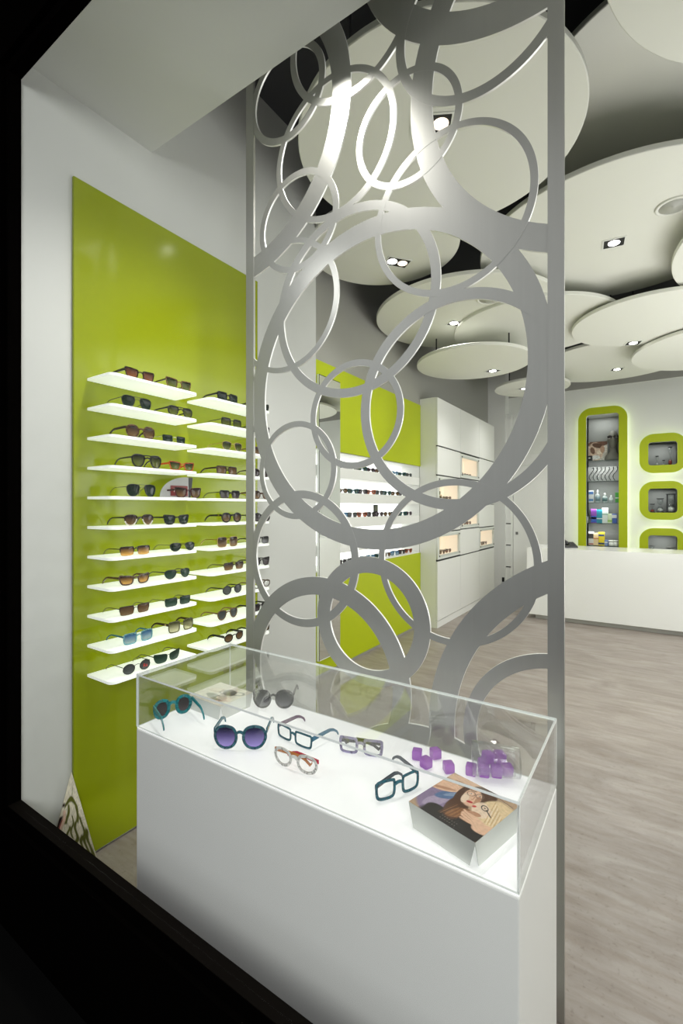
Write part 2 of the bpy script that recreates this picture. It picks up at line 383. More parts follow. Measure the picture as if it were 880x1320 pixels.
for j, z in enumerate(shelfz):
    hw0 = (TALL_I[1] - TALL_I[0]) / 2 - .003
    o = MB().box((-hw0, -.11, -.008), (hw0, .155, 0)).build('glass_shelf', [SHGL], None, ((TALL_I[0] + TALL_I[1]) / 2, YN, z))
    tag(o, ['glass shelf under the mannequin head in the tall niche', 'glass shelf under the card of wavy cords in the tall niche', 'glass shelf under dropper bottles in the tall niche', 'glass shelf under the violet and teal boxes in the tall niche', 'glass shelf under the yellow box in the tall niche'][j], 'shelf', 'glass shelves in the tall niche')

# ---------------- door and narrow cabinet in the far left corner
xd0 = onY(662, 690, YB).x; dw = onY(713, 690, YB).x - xd0
mb = MB().box((xd0, YB - .03, 0.005), (xd0 + dw, YB - .002, 2.24)).box((xd0 - .06, YB - .02, 0), (xd0 - .012, YB - .001, 2.45)).box((xd0 - .0115, YB - .02, 2.26), (xd0 + dw + .0035, YB - .001, 2.45)).box((xd0 + dw + .004, YB - .02, 0), (xd0 + dw + .06, YB - .001, 2.45))
dr = struct(mb.build('door_1', WHITEL))
MB().box((xd0 - .012, YB - .006, 0), (xd0, YB - .001, 2.26)).build('gap', GAP, dr)
lx = onY(666.5, 690, YB).x
MB().box((lx - .02, YB - .04, 1.02), (lx + .02, YB - .03, 1.07)).build('lock_plate', pbr('lock grey', (.2, .2, .2), .4, metal=.6), dr)
struct(MB().box((XR2 - .01, YB - .25, 0), (onY(651, 600, YB - .25).x, YB, ZC)).build('trim_1', WHITEL))
xa, xb = onY(651, 600, YB - .2).x, onY(658, 600, YB - .2).x
nc = empty('narrow_cabinet', ((xa + xb) / 2, YB - .1, 0), 0, 'narrow white tall cupboard beside the back door, with thin dark seams', 'cabinet')
MB().box((xa + .003 - (xa + xb) / 2, -.08, 0), (xb - (xa + xb) / 2, .095, 3.15)).build('carcass', WHITEL, nc)
zz = [0.03] + [onY(655, y, YB - .2).z for y in (730.8, 702.7, 675.0)] + [3.10]
for a, b in zip(zz, zz[1:]):
    MB().box((xa + .005 - (xa + xb) / 2, -.1, a + .01), (xb - .002 - (xa + xb) / 2, -.0805, b - .01)).build('door', WHITEL, nc)
for z in zz[1:-1]:
    MB().box((xa + .005 - (xa + xb) / 2, -.1, z - .008), (xb - .002 - (xa + xb) / 2, -.0805, z + .008)).build('seam', LINE, nc)
so = onX(648.5, 747, -2.2)
sp = onY(648.5, 747, YB - .25)
s = empty('wall_socket', (sp.x, YB - .25, sp.z), 0, 'small black wall socket low on the white pilaster by the back door', 'socket')
MB().bbox((-.02, -.012, -.04), (.02, -.0005, .04), .003).build('cover_plate', BLK, s)
MB().lathe([(.012, -.0145), (.012, -.011)], (0, 0, 0), 12, axis='y').build('socket_hole', pbr('socket dark', (.002, .002, .002), .8), s)

# ================================================================== LIME PANELS
p1 = MB().bbox((XW + .0005, 0.996, 0.012), (-2.0, 2.086, 2.885), .0015, 1).build('wall_panel', GREEN)
tag(p1, 'tall glossy lime green panel behind the two columns of sunglass shelves', 'panel', 'lime wall panels')
p2 = MB().bbox((XR2 + .0005, NY0, NZ1), (XR2 + .014, NY1 - .002, 2.80), .0015, 1).build('wall_panel', GREENF)
tag(p2, 'lime green panel above the white lit glasses shelves behind the screen', 'panel', 'lime wall panels')
p3 = MB().bbox((XR2 + .0005, NY0, .03), (XR2 + .014, NY1 - .002, NZ0), .0015, 1).build('wall_panel', GREENF)
tag(p3, 'lime green panel below the white lit glasses shelves, down to the floor', 'panel', 'lime wall panels')

# lit recess with white shelves in the recessed wall
LEV = [1.88, 1.643, 1.405, 1.167, NZ0 + .012]
mb = MB().box((XR2 - .252, NY0 + .002, NZ0 + .0125), (XR2 - .002, NY0 + .010, NZ1 - .002)).box((XR2 - .252, NY0 + .010, NZ1 - .010), (XR2 - .002, NY1 - .002, NZ1 - .002)).box((XR2 - .252, NY1 - .010, NZ0 + .0125), (XR2 - .002, NY1 - .002, NZ1 - .010))
mb.box((XR2 - .262, NY0 + .002, NZ0 + .002), (XR2 - .2525, NY1 - .002, NZ1 - .002), 1)
struct(mb.build('wall_left_recess', [WHITEL, NLIT]))
for i, z in enumerate(LEV):
    h = .095 if i < 4 else .0115
    o = MB().bbox((-.250, -(NY1 - NY0) / 2 + .011, -h), (.004, (NY1 - NY0) / 2 - .011, 0), .0015, 1).build('recess_shelf', WHITEL, None, (XR2, (NY0 + NY1) / 2, z))
    tag(o, ('thick white glasses shelf, %s of four in the glowing recess' % ['top', 'second down', 'third down', 'lowest'][i]) if i < 4 else 'thin white ledge with glasses on top of the lower lime panel', 'shelf', 'white shelves in the glowing recess')
# tall mirror
my0, my1 = onX(411, 600, -2.40).y, onX(438.4, 600, -2.40).y
mi = empty('wall_mirror', (-2.40, my0, .16), 0, 'tall narrow mirror with thin glass edge on the recessed wall', 'mirror')
MB().box((-.001, .006, .006), (0, my1 - my0, 2.50)).build('mirror_glass', MIRROR, mi)
MB().box((-.022, 0, 0), (-.0012, my1 - my0, 2.506)).build('backing', GEDGE, mi)
MB().box((-.0012, 0, 0), (.0005, .006, 2.506)).box((-.0012, .006, 2.50), (.0005, my1 - my0, 2.506)).build('edge_trim', LINE, mi)

# ================================================================== TALL WHITE CABINET WITH LIT BOXES
CX0, CY0, CZ1 = -2.20, 5.47, 2.88
cols = [5.47, 6.31, 7.17, 7.99]; rows = [2.27, 1.912, 1.555, 1.197, .84]
cb = empty('display_cabinet', (CX0, CY0, 0), 0, 'tall white wall cabinet with a chequer of warm lit display boxes', 'cabinet')
lit = {(0, 1), (1, 0), (1, 2), (2, 1), (3, 0), (3, 2)}
D_ = .02
def cbx(y0, y1, z0, z1, x0=-D_, x1=0.0): return (x0, y0 - CY0, z0), (x1, y1 - CY0, z1)
litY = [(cols[c] + .045, cols[c + 1] - .045, rows[r + 1] + .045, rows[r] - .045) for r, c in lit]
mb = MB(); holes_wall(mb, 0, 7.99 - CY0, .0, CZ1, [(a - CY0, b - CY0, c, d) for a, b, c, d in litY], lambda u, v, d: (d, u, v), -.2385, -D_ - .002)
mb.build('carcass', WHITEL, cb)
g = .004
for c in range(3):
    a, b = cols[c] + (g if c else .001), cols[c + 1] - g
    MB().bbox(*cbx(a, b, rows[0] + .012, CZ1 - .004), .002, 1).build('door', WHITEL, cb)
    MB().bbox(*cbx(a, b, .09, rows[4] - .012), .002, 1).build('door', WHITEL, cb)
    for r in range(4):
        z0, z1 = rows[r + 1] + .012, rows[r] - .012
        if (r, c) in lit: continue
        MB().bbox(*cbx(a, b, z0 - .008, z1 + .008), .002, 1).build('door', WHITEL, cb)
mb = MB()
for z in rows[:2] + rows[3:]: mb.box((-D_, .002, z - .010), (-.006, 7.988 - CY0, z + .010))
mb.box((-D_, .002 + 0, rows[2] - .004), (-.006, 7.988 - CY0, rows[2] + .004))
mb.build('shadow_gap', LINE, cb)
mb = MB()
for y in cols[1:3]: mb.box((-D_, y - .0039 - CY0, .09), (-.008, y + .0039 - CY0, CZ1 - .004))
mb.build('door_seam', GAP, cb)
MB().box((-D_, .003, 0), (-.004, 7.985 - CY0, .082)).build('plinth', WHITEL, cb)
boxes = []
for (r, c) in sorted(lit):
    a, b, z0, z1 = cols[c] + .006, cols[c + 1] - .006, rows[r + 1] + .012, rows[r] - .012
    mb = MB()
    fnb = lambda u, v, d: (d, u - CY0, v)
    mb.ringprism([(a, z0), (b, z0), (b, z1), (a, z1)], [(a + .06, z0 + .05), (b - .06, z0 + .05), (b - .06, z1 - .05), (a + .06, z1 - .05)], fnb, -D_, 0)
    fr = mb.build('box_frame', PAPER, cb)
    a2, b2, c2, d2 = a + .045, b - .045, z0 + .035, z1 - .035
    MB().box((-.232, a2 - CY0, c2), (-D_ - .004, b2 - CY0, d2), skip=('+x',)).build('lit_lining', WARM, fr)
    MB().add([(.002, a + .03 - CY0, z0 + .025), (.002, b - .03 - CY0, z0 + .025), (.002, b - .03 - CY0, z1 - .025), (.002, a + .03 - CY0, z1 - .025)], [(0, 1, 2, 3)]).build('glass_pane', NGLASS, fr)
    for yy in (a + .05, b - .05):
        for zz_ in (z0 + .04, z1 - .04): MB().lathe([(.011, .003), (.011, .010), (.006, .013)], (0, yy - CY0, zz_), 10, axis='x').build('standoff', pbr('steel screw', (.22, .22, .2), .3, metal=.8), fr)
    boxes.append((a2, b2, c2, d2, r, c))

# ================================================================== CEILING DISCS
def disc(k, cx, cy, r, z, label, rods=3):
    o = empty('ceiling_disc', (cx, cy, z), 0, label, 'ceiling disc', 'suspended round ceiling discs')
    th = .035
    MB().lathe([(r - .004, 0), (r, .004), (r, th - .004), (r - .004, th)], seg=128, smooth=False).build('disc', DISC, o)
    for j in range(rods):
        a = 2 * PI * j / rods + k
        MB().lathe([(.008, th), (.008, ZC - z)], (r * .7 * math.cos(a), r * .7 * math.sin(a), 0), 8).build('suspension_rod', LINE, o)
    return o
def sc(k, cx, cy, r, z0, z1): f = (z1 - EYE) / (z0 - EYE); return cx * f, cy * f, r * f, z1
def D(i, cx, cy, r, z0, z1, label): return disc(i, *sc(i, cx, cy, r, z0, z1), label)
D(0, -0.975, 2.387, .741, 3.45, 3.45, 'large cream ceiling disc directly behind the top of the metal screen')
D(1, -1.766, 3.258, .592, 3.55, 3.52, 'cream ceiling disc tucked by the left wall corner, with twin spotlight')
D(2, -1.58, 4.664, .903, 3.45, 3.39, 'cream ceiling disc with twin spotlight and a round speaker ring')
D(3, -1.02, 5.15, .80, 3.36, 3.36, 'cream ceiling disc mostly hidden behind the screen post')
D(4, .004, 5.702, .723, 3.40, 3.30, 'cream ceiling disc with one spotlight, overlapped by the disc beside it')
D(5, .72, 6.909, .918, 3.35, 3.25, 'cream ceiling disc cut by the frame edge above the small niches')
D(6, -1.90, 5.93, .715, 3.35, 3.13, 'low cream ceiling disc above the tall white cabinet')
D(7, -1.49, 7.42, .53, 3.30, 3.27, 'smallest cream ceiling disc, farthest back towards the door')
D(8, -.217, 4.08, .983, 3.50, 3.50, 'wide cream ceiling disc with square spotlight and round speaker')
D(9, 1.487, 4.61, 1.344, 3.45, 3.36, 'cream ceiling disc showing only a sliver at the frame edge')
D(10, -.42, 7.05, .93, 3.40, 3.40, 'rear cream ceiling disc with one spotlight above the tall niche')
D(11, .738, 1.947, .894, 3.50, 3.42, 'cream ceiling disc in the top corner nearest the shop window')
D(12, .198, 3.37, .95, 3.85, 3.85, 'highest and widest cream ceiling disc, shaded behind the metal screen post')
def lamp_at(px, py, z, rz, n, label, e=1.0):
    p = onZ(px, py, z)
    o = empty('recessed_spotlight', (p.x, p.y, z), rz, label, 'spotlight', 'square spotlights in the ceiling discs')
    w, h = (.19 if n == 2 else .135), .118
    MB().ringprism(rrect(-w / 2 - .012, -h / 2 - .012, w / 2 + .012, h / 2 + .012, .004, 2), rrect(-w / 2, -h / 2, w / 2, h / 2, .003, 2), lambda u, v, d: (u, v, d), -.004, -.0002).build('trim_frame', PAPER, o)
    MB().box((-w / 2, -h / 2, -.0025), (w / 2, h / 2, -.0003)).build('housing', LINE, o)
    for j in range(n):
        x = 0 if n == 1 else (-.046 + .092 * j)
        m = LAMP if j == 0 else LAMPW
        MB().lathe([(.036, -.006), (.040, -.0026)], (x, 0, 0), 20).build('lamp', m, o)
    li = bpy.data.lights.new('spot', 'SPOT'); li.energy = 34 * e; li.spot_size = math.radians(125); li.spot_blend = .9; li.shadow_soft_size = .05; li.color = (1, .98, .95)
    lo = bpy.data.objects.new('spot', li); COL.objects.link(lo); lo.location = (p.x, p.y, z - .03)
    return o
lamp_at(556, 160, 3.45, .5, 2, 'twin square spotlight in the large disc, half hidden by screen', 1.0)
lamp_at(512, 338, 3.52, .9, 2, 'twin square spotlight in the disc by the left wall corner', 1.0)
lamp_at(590, 417, 3.39, .9, 2, 'twin square spotlight beside the speaker ring', 1.0)
lamp_at(635, 478, 3.13, .9, 1, 'single spotlight in the low disc above the white cabinet', 1.0)
lamp_at(675.5, 501, 3.27, .9, 1, 'single spotlight in the smallest, farthest disc', 1.1)
lamp_at(795, 476, 3.40, .3, 1, 'single spotlight in the rear disc, nearest the tall niche', 1.4)
lamp_at(816, 442, 3.30, .3, 1, 'single spotlight in the overlapped disc near the frame edge', 1.4)
lamp_at(791, 313, 3.50, .12, 1, 'single square spotlight in the wide disc with the round speaker', 1.1)
def speaker(px, py, z, r, label):
    p = onZ(px, py, z); o = empty('ceiling_speaker', (p.x, p.y, z), 0, label, 'speaker', 'round speakers in the ceiling discs')
    MB().lathe([(r, -.0003), (r, -.008), (r - .006, -.011), (r - .02, -.009), (r - .02, -.0003)], seg=48).build('rim', DISC, o)
    MB().lathe([(r - .021, -.0003), (r - .021, -.006), (.012, -.006), (.010, -.010), (.0, -.010)], seg=48).build('grille', pbr('speaker grille', srgb(190, 191, 184), .7, bump=.6, scale=400), o)
speaker(868, 265, 3.50, .105, 'round white speaker flush in the wide disc near the frame edge')
speaker(632, 384, 3.39, .12, 'round cream speaker ring seen through the metal screen')

# ================================================================== PERFORATED METAL SCREEN
YSC = 1.48; k_ = YSC / 1.45
RINGS = [(-1.522, 3.078, .603, .52), (-.289, 3.55, .606, .51), (-.029, 2.85, .65, .573), (-.8235, 1.945, .594, .523), (-1.0065, 2.8715, .275, .251),
 (-.923, 2.262, .352, .319), (-1.2415, 2.32, .269, .247), (-.9055, 1.843, .2, .176), (-1.1745, 2.644, .2, .175), (-.931, 3.295, .277, .25), (-1.232, 3.183, .196, .168),
 (-.6965, 2.8, .199, .175), (-.446, 3.072, .288, .256), (-.5445, 2.4655, .273, .251), (-.523, 1.845, .353, .317), (-.5315, 1.324, .27, .248), (0.0, .788, .612, .525),
 (-.839, 1.092, .232, .174), (-1.06, .85, .383, .314), (-1.1545, 1.299, .27, .239), (-1.18, 1.6505, .196, .173), (-.215, .80, .28, .238), (-.62, .35, .42, .36), (-1.1, .25, .28, .245), (-.35, .3, .2, .175)]
sx0, sx1, sz1 = -1.484, -.2066, 3.95
root = empty('metal_screen', ((sx0 + sx1) / 2, YSC, 0), 0, 'full-height brushed metal screen cut into overlapping rings behind the display case', 'screen')
bm = bmesh.new()
cxm = (sx0 + sx1) / 2
def add_ring(cx, cz, ro, ri, hy, n=128):
    vs = []
    for d in (-hy, hy):
        for r in (ro, ri):
            vs.append([bm.verts.new((cx + r * math.cos(2 * PI * j / n) - cxm, d, cz + r * math.sin(2 * PI * j / n))) for j in range(n)])
    fo, fi, bo, bi = vs
    for j in range(n):
        q = (j + 1) % n
        bm.faces.new((fo[j], fo[q], fi[q], fi[j])); bm.faces.new((bo[j], bi[j], bi[q], bo[q]))
        bm.faces.new((fo[j], bo[j], bo[q], fo[q])).material_index = 1; bm.faces.new((fi[j], fi[q], bi[q], bi[j])).material_index = 1
for i, (cx, cz, ro, ri) in enumerate(RINGS):
    add_ring(cx * k_, EYE + (cz - EYE) * k_, ro * k_, ri * k_, .0035 + i * .00004)
hw = (sx1 - sx0) / 2
for co_, no in (((hw - .02, 0, 0), (1, 0, 0)), ((-hw + .02, 0, 0), (-1, 0, 0)), ((0, 0, .01), (0, 0, -1)), ((0, 0, sz1), (0, 0, 1))):
    bmesh.ops.bisect_plane(bm, geom=bm.verts[:] + bm.edges[:] + bm.faces[:], plane_co=co_, plane_no=no, clear_outer=True)
bmesh.ops.recalc_face_normals(bm, faces=bm.faces)
me = bpy.data.meshes.new('ring_sheet'); bm.to_mesh(me); bm.free(); me.materials.append(STEEL); me.materials.append(EDGE)
ro_ = bpy.data.objects.new('ring_sheet', me); COL.objects.link(ro_); ro_.parent = root
for sg in (-1, 1):
    a, b = sorted((sg * hw, sg * (hw - .045)))
    MB().box((a, -.0052, 0.005), (b, .0052, sz1)).build('post', STEEL, root)

# ================================================================== WINDOW DISPLAY CASE
KX0, KX1, KY0, KY1, KZ, KG = -1.485, -.213, .950, 1.385, .741, .924
ck = empty('display_case', ((KX0 + KX1) / 2, (KY0 + KY1) / 2, 0), 0, 'white display case with clear glass cover in the shop window', 'display case')
ox, oy = (KX0 + KX1) / 2, (KY0 + KY1) / 2
hx, hy = (KX1 - KX0) / 2, (KY1 - KY0) / 2
MB().bbox((-hx, -hy, 0), (hx, hy, KZ - .006), .004, 2).build('base', CASEM, ck)
MB().bbox((-hx + .001, -hy + .001, KZ - .0058), (hx - .001, hy - .001, KZ), .002, 1).build('glowing_top', CASETOP, ck)
t = .006
def pane(a, b, thin):
    m = MB(); m.box(a, b)
    ax = {'x': (3, 5), 'y': (2, 4), 'z': (0, 1)}
    big = {'x': (3, 5), 'y': (2, 4), 'z': (0, 1)}[thin]
    m.mi = [0 if i in big else 1 for i in range(6)]
    return m.build('glass_pane', [GLASS, GEDGE], ck)
z0, z1 = KZ + .0005, KG
pane((-hx, -hy, z0), (hx, -hy + t, z1 - t), 'y'); pane((-hx, hy - t, z0), (hx, hy, z1 - t), 'y')
pane((-hx, -hy + t, z0), (-hx + t, hy - t, z1 - t), 'x'); pane((hx - t, -hy + t, z0), (hx, hy - t, z1 - t), 'x')
pane((-hx, -hy, z1 - t), (hx, hy, z1), 'z')

# ================================================================== EYEWEAR
SHAPES = {
 'rect': [(-1, .7), (-.75, 1), (.6, 1), (1, .85), (1, -.3), (.75, -1), (-.6, -1), (-1, -.6)],
 'aviator': [(-.92, .5), (-.72, .88), (-.2, 1), (.5, .98), (.95, .68), (1, .1), (.78, -.58), (.3, -1), (-.25, -.92), (-.7, -.42)],
 'wayfarer': [(-.95, .7), (-.6, .9), (.6, 1), (1.05, .95), (.98, .2), (.75, -.7), (.3, -1), (-.4, -1), (-.8, -.6), (-.95, .1)],
 'round': [(math.cos(a * PI / 5), math.sin(a * PI / 5)) for a in range(10)][::-1],
 'big': [(-.96, .3), (-.68, .82), (0, 1.0), (.64, .84), (.99, .34), (.95, -.28), (.58, -.82), (0, -1), (-.6, -.82), (-.95, -.3)],
 'square': [(-.95, .7), (-.65, .97), (.6, 1), (.98, .75), (1, -.4), (.68, -.95), (-.5, -1), (-.92, -.6)],
 'sport': [(-.95, .55), (-.5, .8), (.5, .95), (1.05, 1), (1.05, .1), (.7, -.8), (0, -1), (-.7, -.85), (-.98, -.2)],
}
def spline(pts, n):
    """closed Catmull-Rom through pts"""
    m = len(pts); out = []
    per = max(2, n // m)
    for i in range(m):
        p0, p1, p2, p3 = [Vector(pts[(i + k) % m]) for k in (-1, 0, 1, 2)]
        for j in range(per):
            q = j / per
            out.append(0.5 * ((2 * p1) + (p2 - p0) * q + (2 * p0 - 5 * p1 + 4 * p2 - p3) * q * q + (3 * p1 - p0 - 3 * p2 + p3) * q ** 3))
    return [(p.x, p.y) for p in out]
def fcol(c, rough=.25): return pbr('frame %.3f %.3f %.3f' % tuple(c), c, rough, spec=.3, var=.12, scale=90, coat=.1)
TORT = pbr('tortoiseshell', (.075, .028, .010), .2, var=.75, scale=120, coat=.4)
GOLD = pbr('gold metal', (.62, .45, .2), .3, metal=1); GUN = pbr('gunmetal', (.05, .05, .055), .35, metal=.8); SILV = pbr('silver metal', (.7, .7, .7), .25, metal=1)
CLEARL = glassy('clear lens', (.97, .98, .98), 1.6)
LENS = {
 'green': lensmat('lens green', (.003, .010, .005), (.008, .020, .012), .03, .08),
 'greeng': lensmat('lens green grade', (.010, .028, .018), (.03, .06, .042), .04, .1),
 'olive': lensmat('lens olive', (.012, .014, .005), (.12, .14, .03), .05, .4),
 'brown': lensmat('lens brown', (.014, .007, .004), (.16, .09, .04), .04, .32),
 'amber': lensmat('lens amber', (.03, .012, .004), (.55, .28, .07), .05, .25),
 'bronze': lensmat('lens bronze', (.07, .035, .014), (.13, .075, .03), .05, .1),
 'red': lensmat('lens copper', (.045, .015, .008), (.22, .07, .03), .06, .3),
 'grey': lensmat('lens grey', (.008, .008, .009), (.15, .15, .16), .04, .3),
 'smoke': lensmat('lens smoke', (.05, .055, .055), (.07, .075, .075), .05, .1),
 'purple': lensmat('lens purple', (.015, .012, .06), (.26, .20, .62), .05, .4),
 'blue': lensmat('lens blue', (.04, .12, .25), (.25, .33, .34), .1, .35),
 'sand': lensmat('lens sand', (.07, .07, .03), (.42, .40, .26), .1, .45),
 'charcoal': lensmat('lens charcoal', (.009, .007, .008), (.06, .045, .05), .04, .15),
 'clear': CLEARL,
}
def glasses(loc, rz, label, shape='rect', W=.138, b=.021, rim=.0028, frame=None, lens='green', tmat=None, tw=.006, L=.128, rimless=False, half=False,
            k=1.1, gap=.017, fold=(0, 0), group=None, res=36, dep=.0035, emblem=None, cat='sunglasses', name='sunglasses', bridge2=False, drop=.030, lower=None, hinge=.55, splay=.0, tilt=0.0):
    frame = frame or GUN; tmat = tmat or frame
    root = empty(name, loc, rz, label, cat, group)
    a = (W / 2 - gap / 2) / 2; zc = b + rim
    cxs = gap / 2 + a
    yf = lambda x: -k * x * x
    prof = spline(SHAPES[shape], res)
    for sgn in (1, -1):
        out = [(sgn * (cxs + u * (a - rim)), zc + v * b) for u, v in prof]
        n = len(out)
        # lens
        lo_ = [(x, yf(x), z) for x, z in out]; cpt = (sgn * cxs, yf(cxs) + .0015, zc)
        mid = [((x + cpt[0]) / 2, (yf(x) + cpt[1]) / 2 + .0008, (z + zc) / 2) for x, z in out]
        m = MB(); m.add(lo_ + mid + [cpt], [(i, (i + 1) % n, n + (i + 1) % n, n + i) for i in range(n)] + [(n + i, n + (i + 1) % n, 2 * n) for i in range(n)], 0, True)
        m.build('lens', LENS[lens], root)
    if not rimless:
        m = MB()
        for sgn in (1, -1):
            out = [(sgn * (cxs + u * (a - rim)), zc + v * b) for u, v in prof]; n = len(out)
            vs = []; CS = [(1, 0), (.7, .8), (-.7, .8), (-1, 0), (-.7, -.8), (.7, -.8)]
            for i, (x, z) in enumerate(out):
                tx, tz = out[(i + 1) % n][0] - out[i - 1][0], out[(i + 1) % n][1] - out[i - 1][1]; l = math.hypot(tx, tz) or 1
                nx, nz = tz / l, -tx / l
                thin = 1.0
                if half and z < zc - .1 * b: thin = .12
                for cu, cv in CS:
                    vs.append((x + nx * cu * rim * thin, yf(x) + cv * dep * .6 * thin, z + nz * cu * rim * thin))
            c = len(CS)
            low = [i for i, (x, z) in enumerate(out)]
            for i in range(n):
                for q in range(c):
                    mi_ = 1 if (lower is not None and out[i][1] < zc - .05 * b) else 0
                    m.add([vs[i * c + q], vs[i * c + (q + 1) % c], vs[((i + 1) % n) * c + (q + 1) % c], vs[((i + 1) % n) * c + q]], [(0, 1, 2, 3)], mi_, True)
        # weld
        xs = gap / 2 + rim * .4
        zb = zc + b * (.5 if shape in ('aviator', 'round') else .45)
        m.tube([(-xs - .001, yf(xs), zb - .002), (-xs * .5, yf(0) + .001, zb + .0015), (0, .0015, zb + .0025), (xs * .5, yf(0) + .001, zb + .0015), (xs + .001, yf(xs), zb - .002)], max(rim * 1.0, .0013), 6)
        if bridge2:
            zt = zc + b * .93; m.tube([(-gap / 2 - a * .35, yf(.02), zt), (0, .001, zt + .001), (gap / 2 + a * .35, yf(.02), zt)], max(rim * .8, .0012), 6)
        fo = m.build('rim_frame', [frame, lower or frame], root)
        bmx = bmesh.new(); bmx.from_mesh(fo.data); bmesh.ops.remove_doubles(bmx, verts=bmx.verts, dist=1e-6); bmx.to_mesh(fo.data); bmx.free()
    else:
        m = MB(); xs = gap / 2 + .003; zb = zc + b * .4
        m.tube([(-xs, yf(xs), zb), (0, .002, zb + .003), (xs, yf(xs), zb)], .0012, 6); m.build('bridge', frame, root)
    zh = zc + b * hinge
    for q, sgn in enumerate((1, -1)):
        xh = W / 2 - .001
        # temple in hinge space: goes along -y
        P = [(0, 0, 0, 1.15), (0, -.012, 0, 1.1), (0, -L * .45, -.001, .95), (0, -L * .68, -.002, .85), (0, -L * .82, -.008, .8), (0, -L * .95, -.020, .8), (0, -L, -min(drop, zh - .002), .7)]
        if drop > zh - .002: pass
        vs = []; th = .0013 if tw < .0045 else .0021
        for x, y, z, s_ in P:
            hh = tw * s_ / 2 * (1.0)
            vs += [(x - th, y, z - hh), (x + th, y, z - hh), (x + th, y, z + hh), (x - th, y, z + hh)]
        fs = [(0, 1, 2, 3), (len(vs) - 4, len(vs) - 1, len(vs) - 2, len(vs) - 3)]
        for i in range(len(P) - 1):
            for j in range(4): fs.append((i * 4 + j, i * 4 + (j + 1) % 4, i * 4 + 4 + (j + 1) % 4, i * 4 + 4 + j))
        m = MB().add(vs, fs, 0)
        ang = sgn * (-fold[q] + splay)
        M = Matrix.Translation((sgn * xh, yf(xh) - .001 - (.004 * q if fold[q] else 0), zh)) @ Matrix.Rotation(ang, 4, 'Z')
        m.xf(M); to = m.build('temple', tmat, root)
        if emblem:
            e = MB().box((th * sgn if sgn > 0 else -th - .0006, -.024, -tw * .35), (th + .0006 if sgn > 0 else -th, -.014, tw * .35)).xf(M); e.build('emblem', emblem, to)
    root.rotation_euler = (tilt, 0, rz)
    return root

BK = fcol((.009, .009, .010)); DKB = fcol((.03, .015, .008)); BRN = fcol((.10, .045, .018)); ORG = fcol((.45, .07, .012)); MAR = fcol((.05, .008, .010))
TEAL = fcol((.0, .24, .27)); TEALD = fcol((.018, .13, .18)); BLUE = fcol((.03, .16, .27)); OLV = fcol((.12, .11, .05)); PURP = fcol((.10, .02, .09)); GREYF = fcol((.05, .05, .05))
WHT = fcol((.78, .77, .74)); LIL = fcol((.42, .38, .58)); HORN = fcol((.19, .11, .045)); SKYB = fcol((.18, .42, .48)); CLR = pbr('clear acetate', (.75, .72, .62), .2, var=.02, coat=.4)

# ---- shelves: two columns of eleven
ZS0, ZST, XS0, XS1 = 2.042, .1263, -1.9995, -1.818
ORD = ['top', 'second', 'third', 'fourth', 'fifth', 'sixth', 'seventh', 'eighth', 'ninth', 'tenth', 'lowest']
COLN = ['window-side column', 'screen-side column']
YCOL = [(1.052, 1.492), (1.565, 2.005)]
def shelf_poly(y0, y1, r=.028, seg=6):
    p = [(XS0, y0), (XS0, y1)]
    for cy, a0 in ((y1 - r, 90), (y0 + r, 0)):
        for kk in range(seg + 1):
            t_ = math.radians(a0 - 90 * kk / seg); p.append((XS1 - r + r * math.cos(t_), cy + r * math.sin(t_)))
    return p
for c in range(2):
    for i in range(11):
        z = ZS0 - ZST * i; y0, y1 = YCOL[c]
        o = MB().prism(shelf_poly(y0, y1), lambda u, v, d: (u, v, d), 0, .011).build('display_shelf', SHELFM, None, (0, 0, z))
        o.data.transform(Matrix.Translation((-XS0, -(y0 + y1) / 2, 0))); o.location = (XS0, (y0 + y1) / 2, z)
        lab = ('white glowing acrylic shelf, %s of the eleven in the %s' % (ORD[i], COLN[c]))
        tag(o, lab, 'shelf', 'glowing sunglass shelves on the lime panel')
XG = XS1 - .028
def shelf_pair(c, i, px, words, **kw):
    """front of the pair at picture column px (bridge), standing near the shelf's front edge"""
    z = ZS0 - ZST * i + .0115
    p = onX(px, 650, XG)
    rz = -PI / 2 + kw.pop('turn', 0.0)
    if 'tail' in kw: tail = kw.pop('tail')
    else: tail = None
    lab = '%s on the %s shelf down, %s' % (words, ORD[i], COLN[c])
    return glasses((XG, p.y, z), rz, lab, group='sunglasses on the glowing wall shelves', **kw)
# facing +X: local y -> +X means rz = -90 deg
shelf_pair(0, 0, 181, 'brown gradient wayfarer sunglasses at window end', shape='wayfarer', frame=DKB, lens='red', tmat=BK, tw=.010, b=.021)
shelf_pair(0, 0, 231, 'tan wayfarer sunglasses at far end', shape='wayfarer', frame=HORN, lens='olive', tmat=DKB, b=.023)
shelf_pair(0, 1, 177, 'dark green aviator sunglasses', shape='aviator', rim=.0012, frame=GUN, lens='green', tw=.002, b=.025, bridge2=True)
shelf_pair(0, 1, 233, 'black plastic double-bridge sunglasses', shape='aviator', frame=BK, lens='olive', b=.022, bridge2=True)
shelf_pair(0, 2, 182, 'large round brown sunglasses', shape='big', frame=BRN, lens='brown', tmat=DKB, tw=.010, b=.025, rim=.004)
shelf_pair(0, 2, 225, 'rimless green lens sunglasses', shape='rect', rimless=True, frame=SILV, lens='green', tw=.002, b=.016, W=.128)
shelf_pair(0, 3, 190, 'large black plastic aviator sunglasses', shape='aviator', frame=BK, lens='olive', b=.026, bridge2=True, rim=.0035, W=.146)
shelf_pair(0, 3, 235, 'orange wayfarer sunglasses', shape='wayfarer', frame=ORG, lens='olive', tw=.008, b=.019)
shelf_pair(0, 4, 183, 'thin metal dark green aviator sunglasses', shape='aviator', rim=.0012, frame=GUN, lens='green', tw=.002, b=.026, bridge2=True)
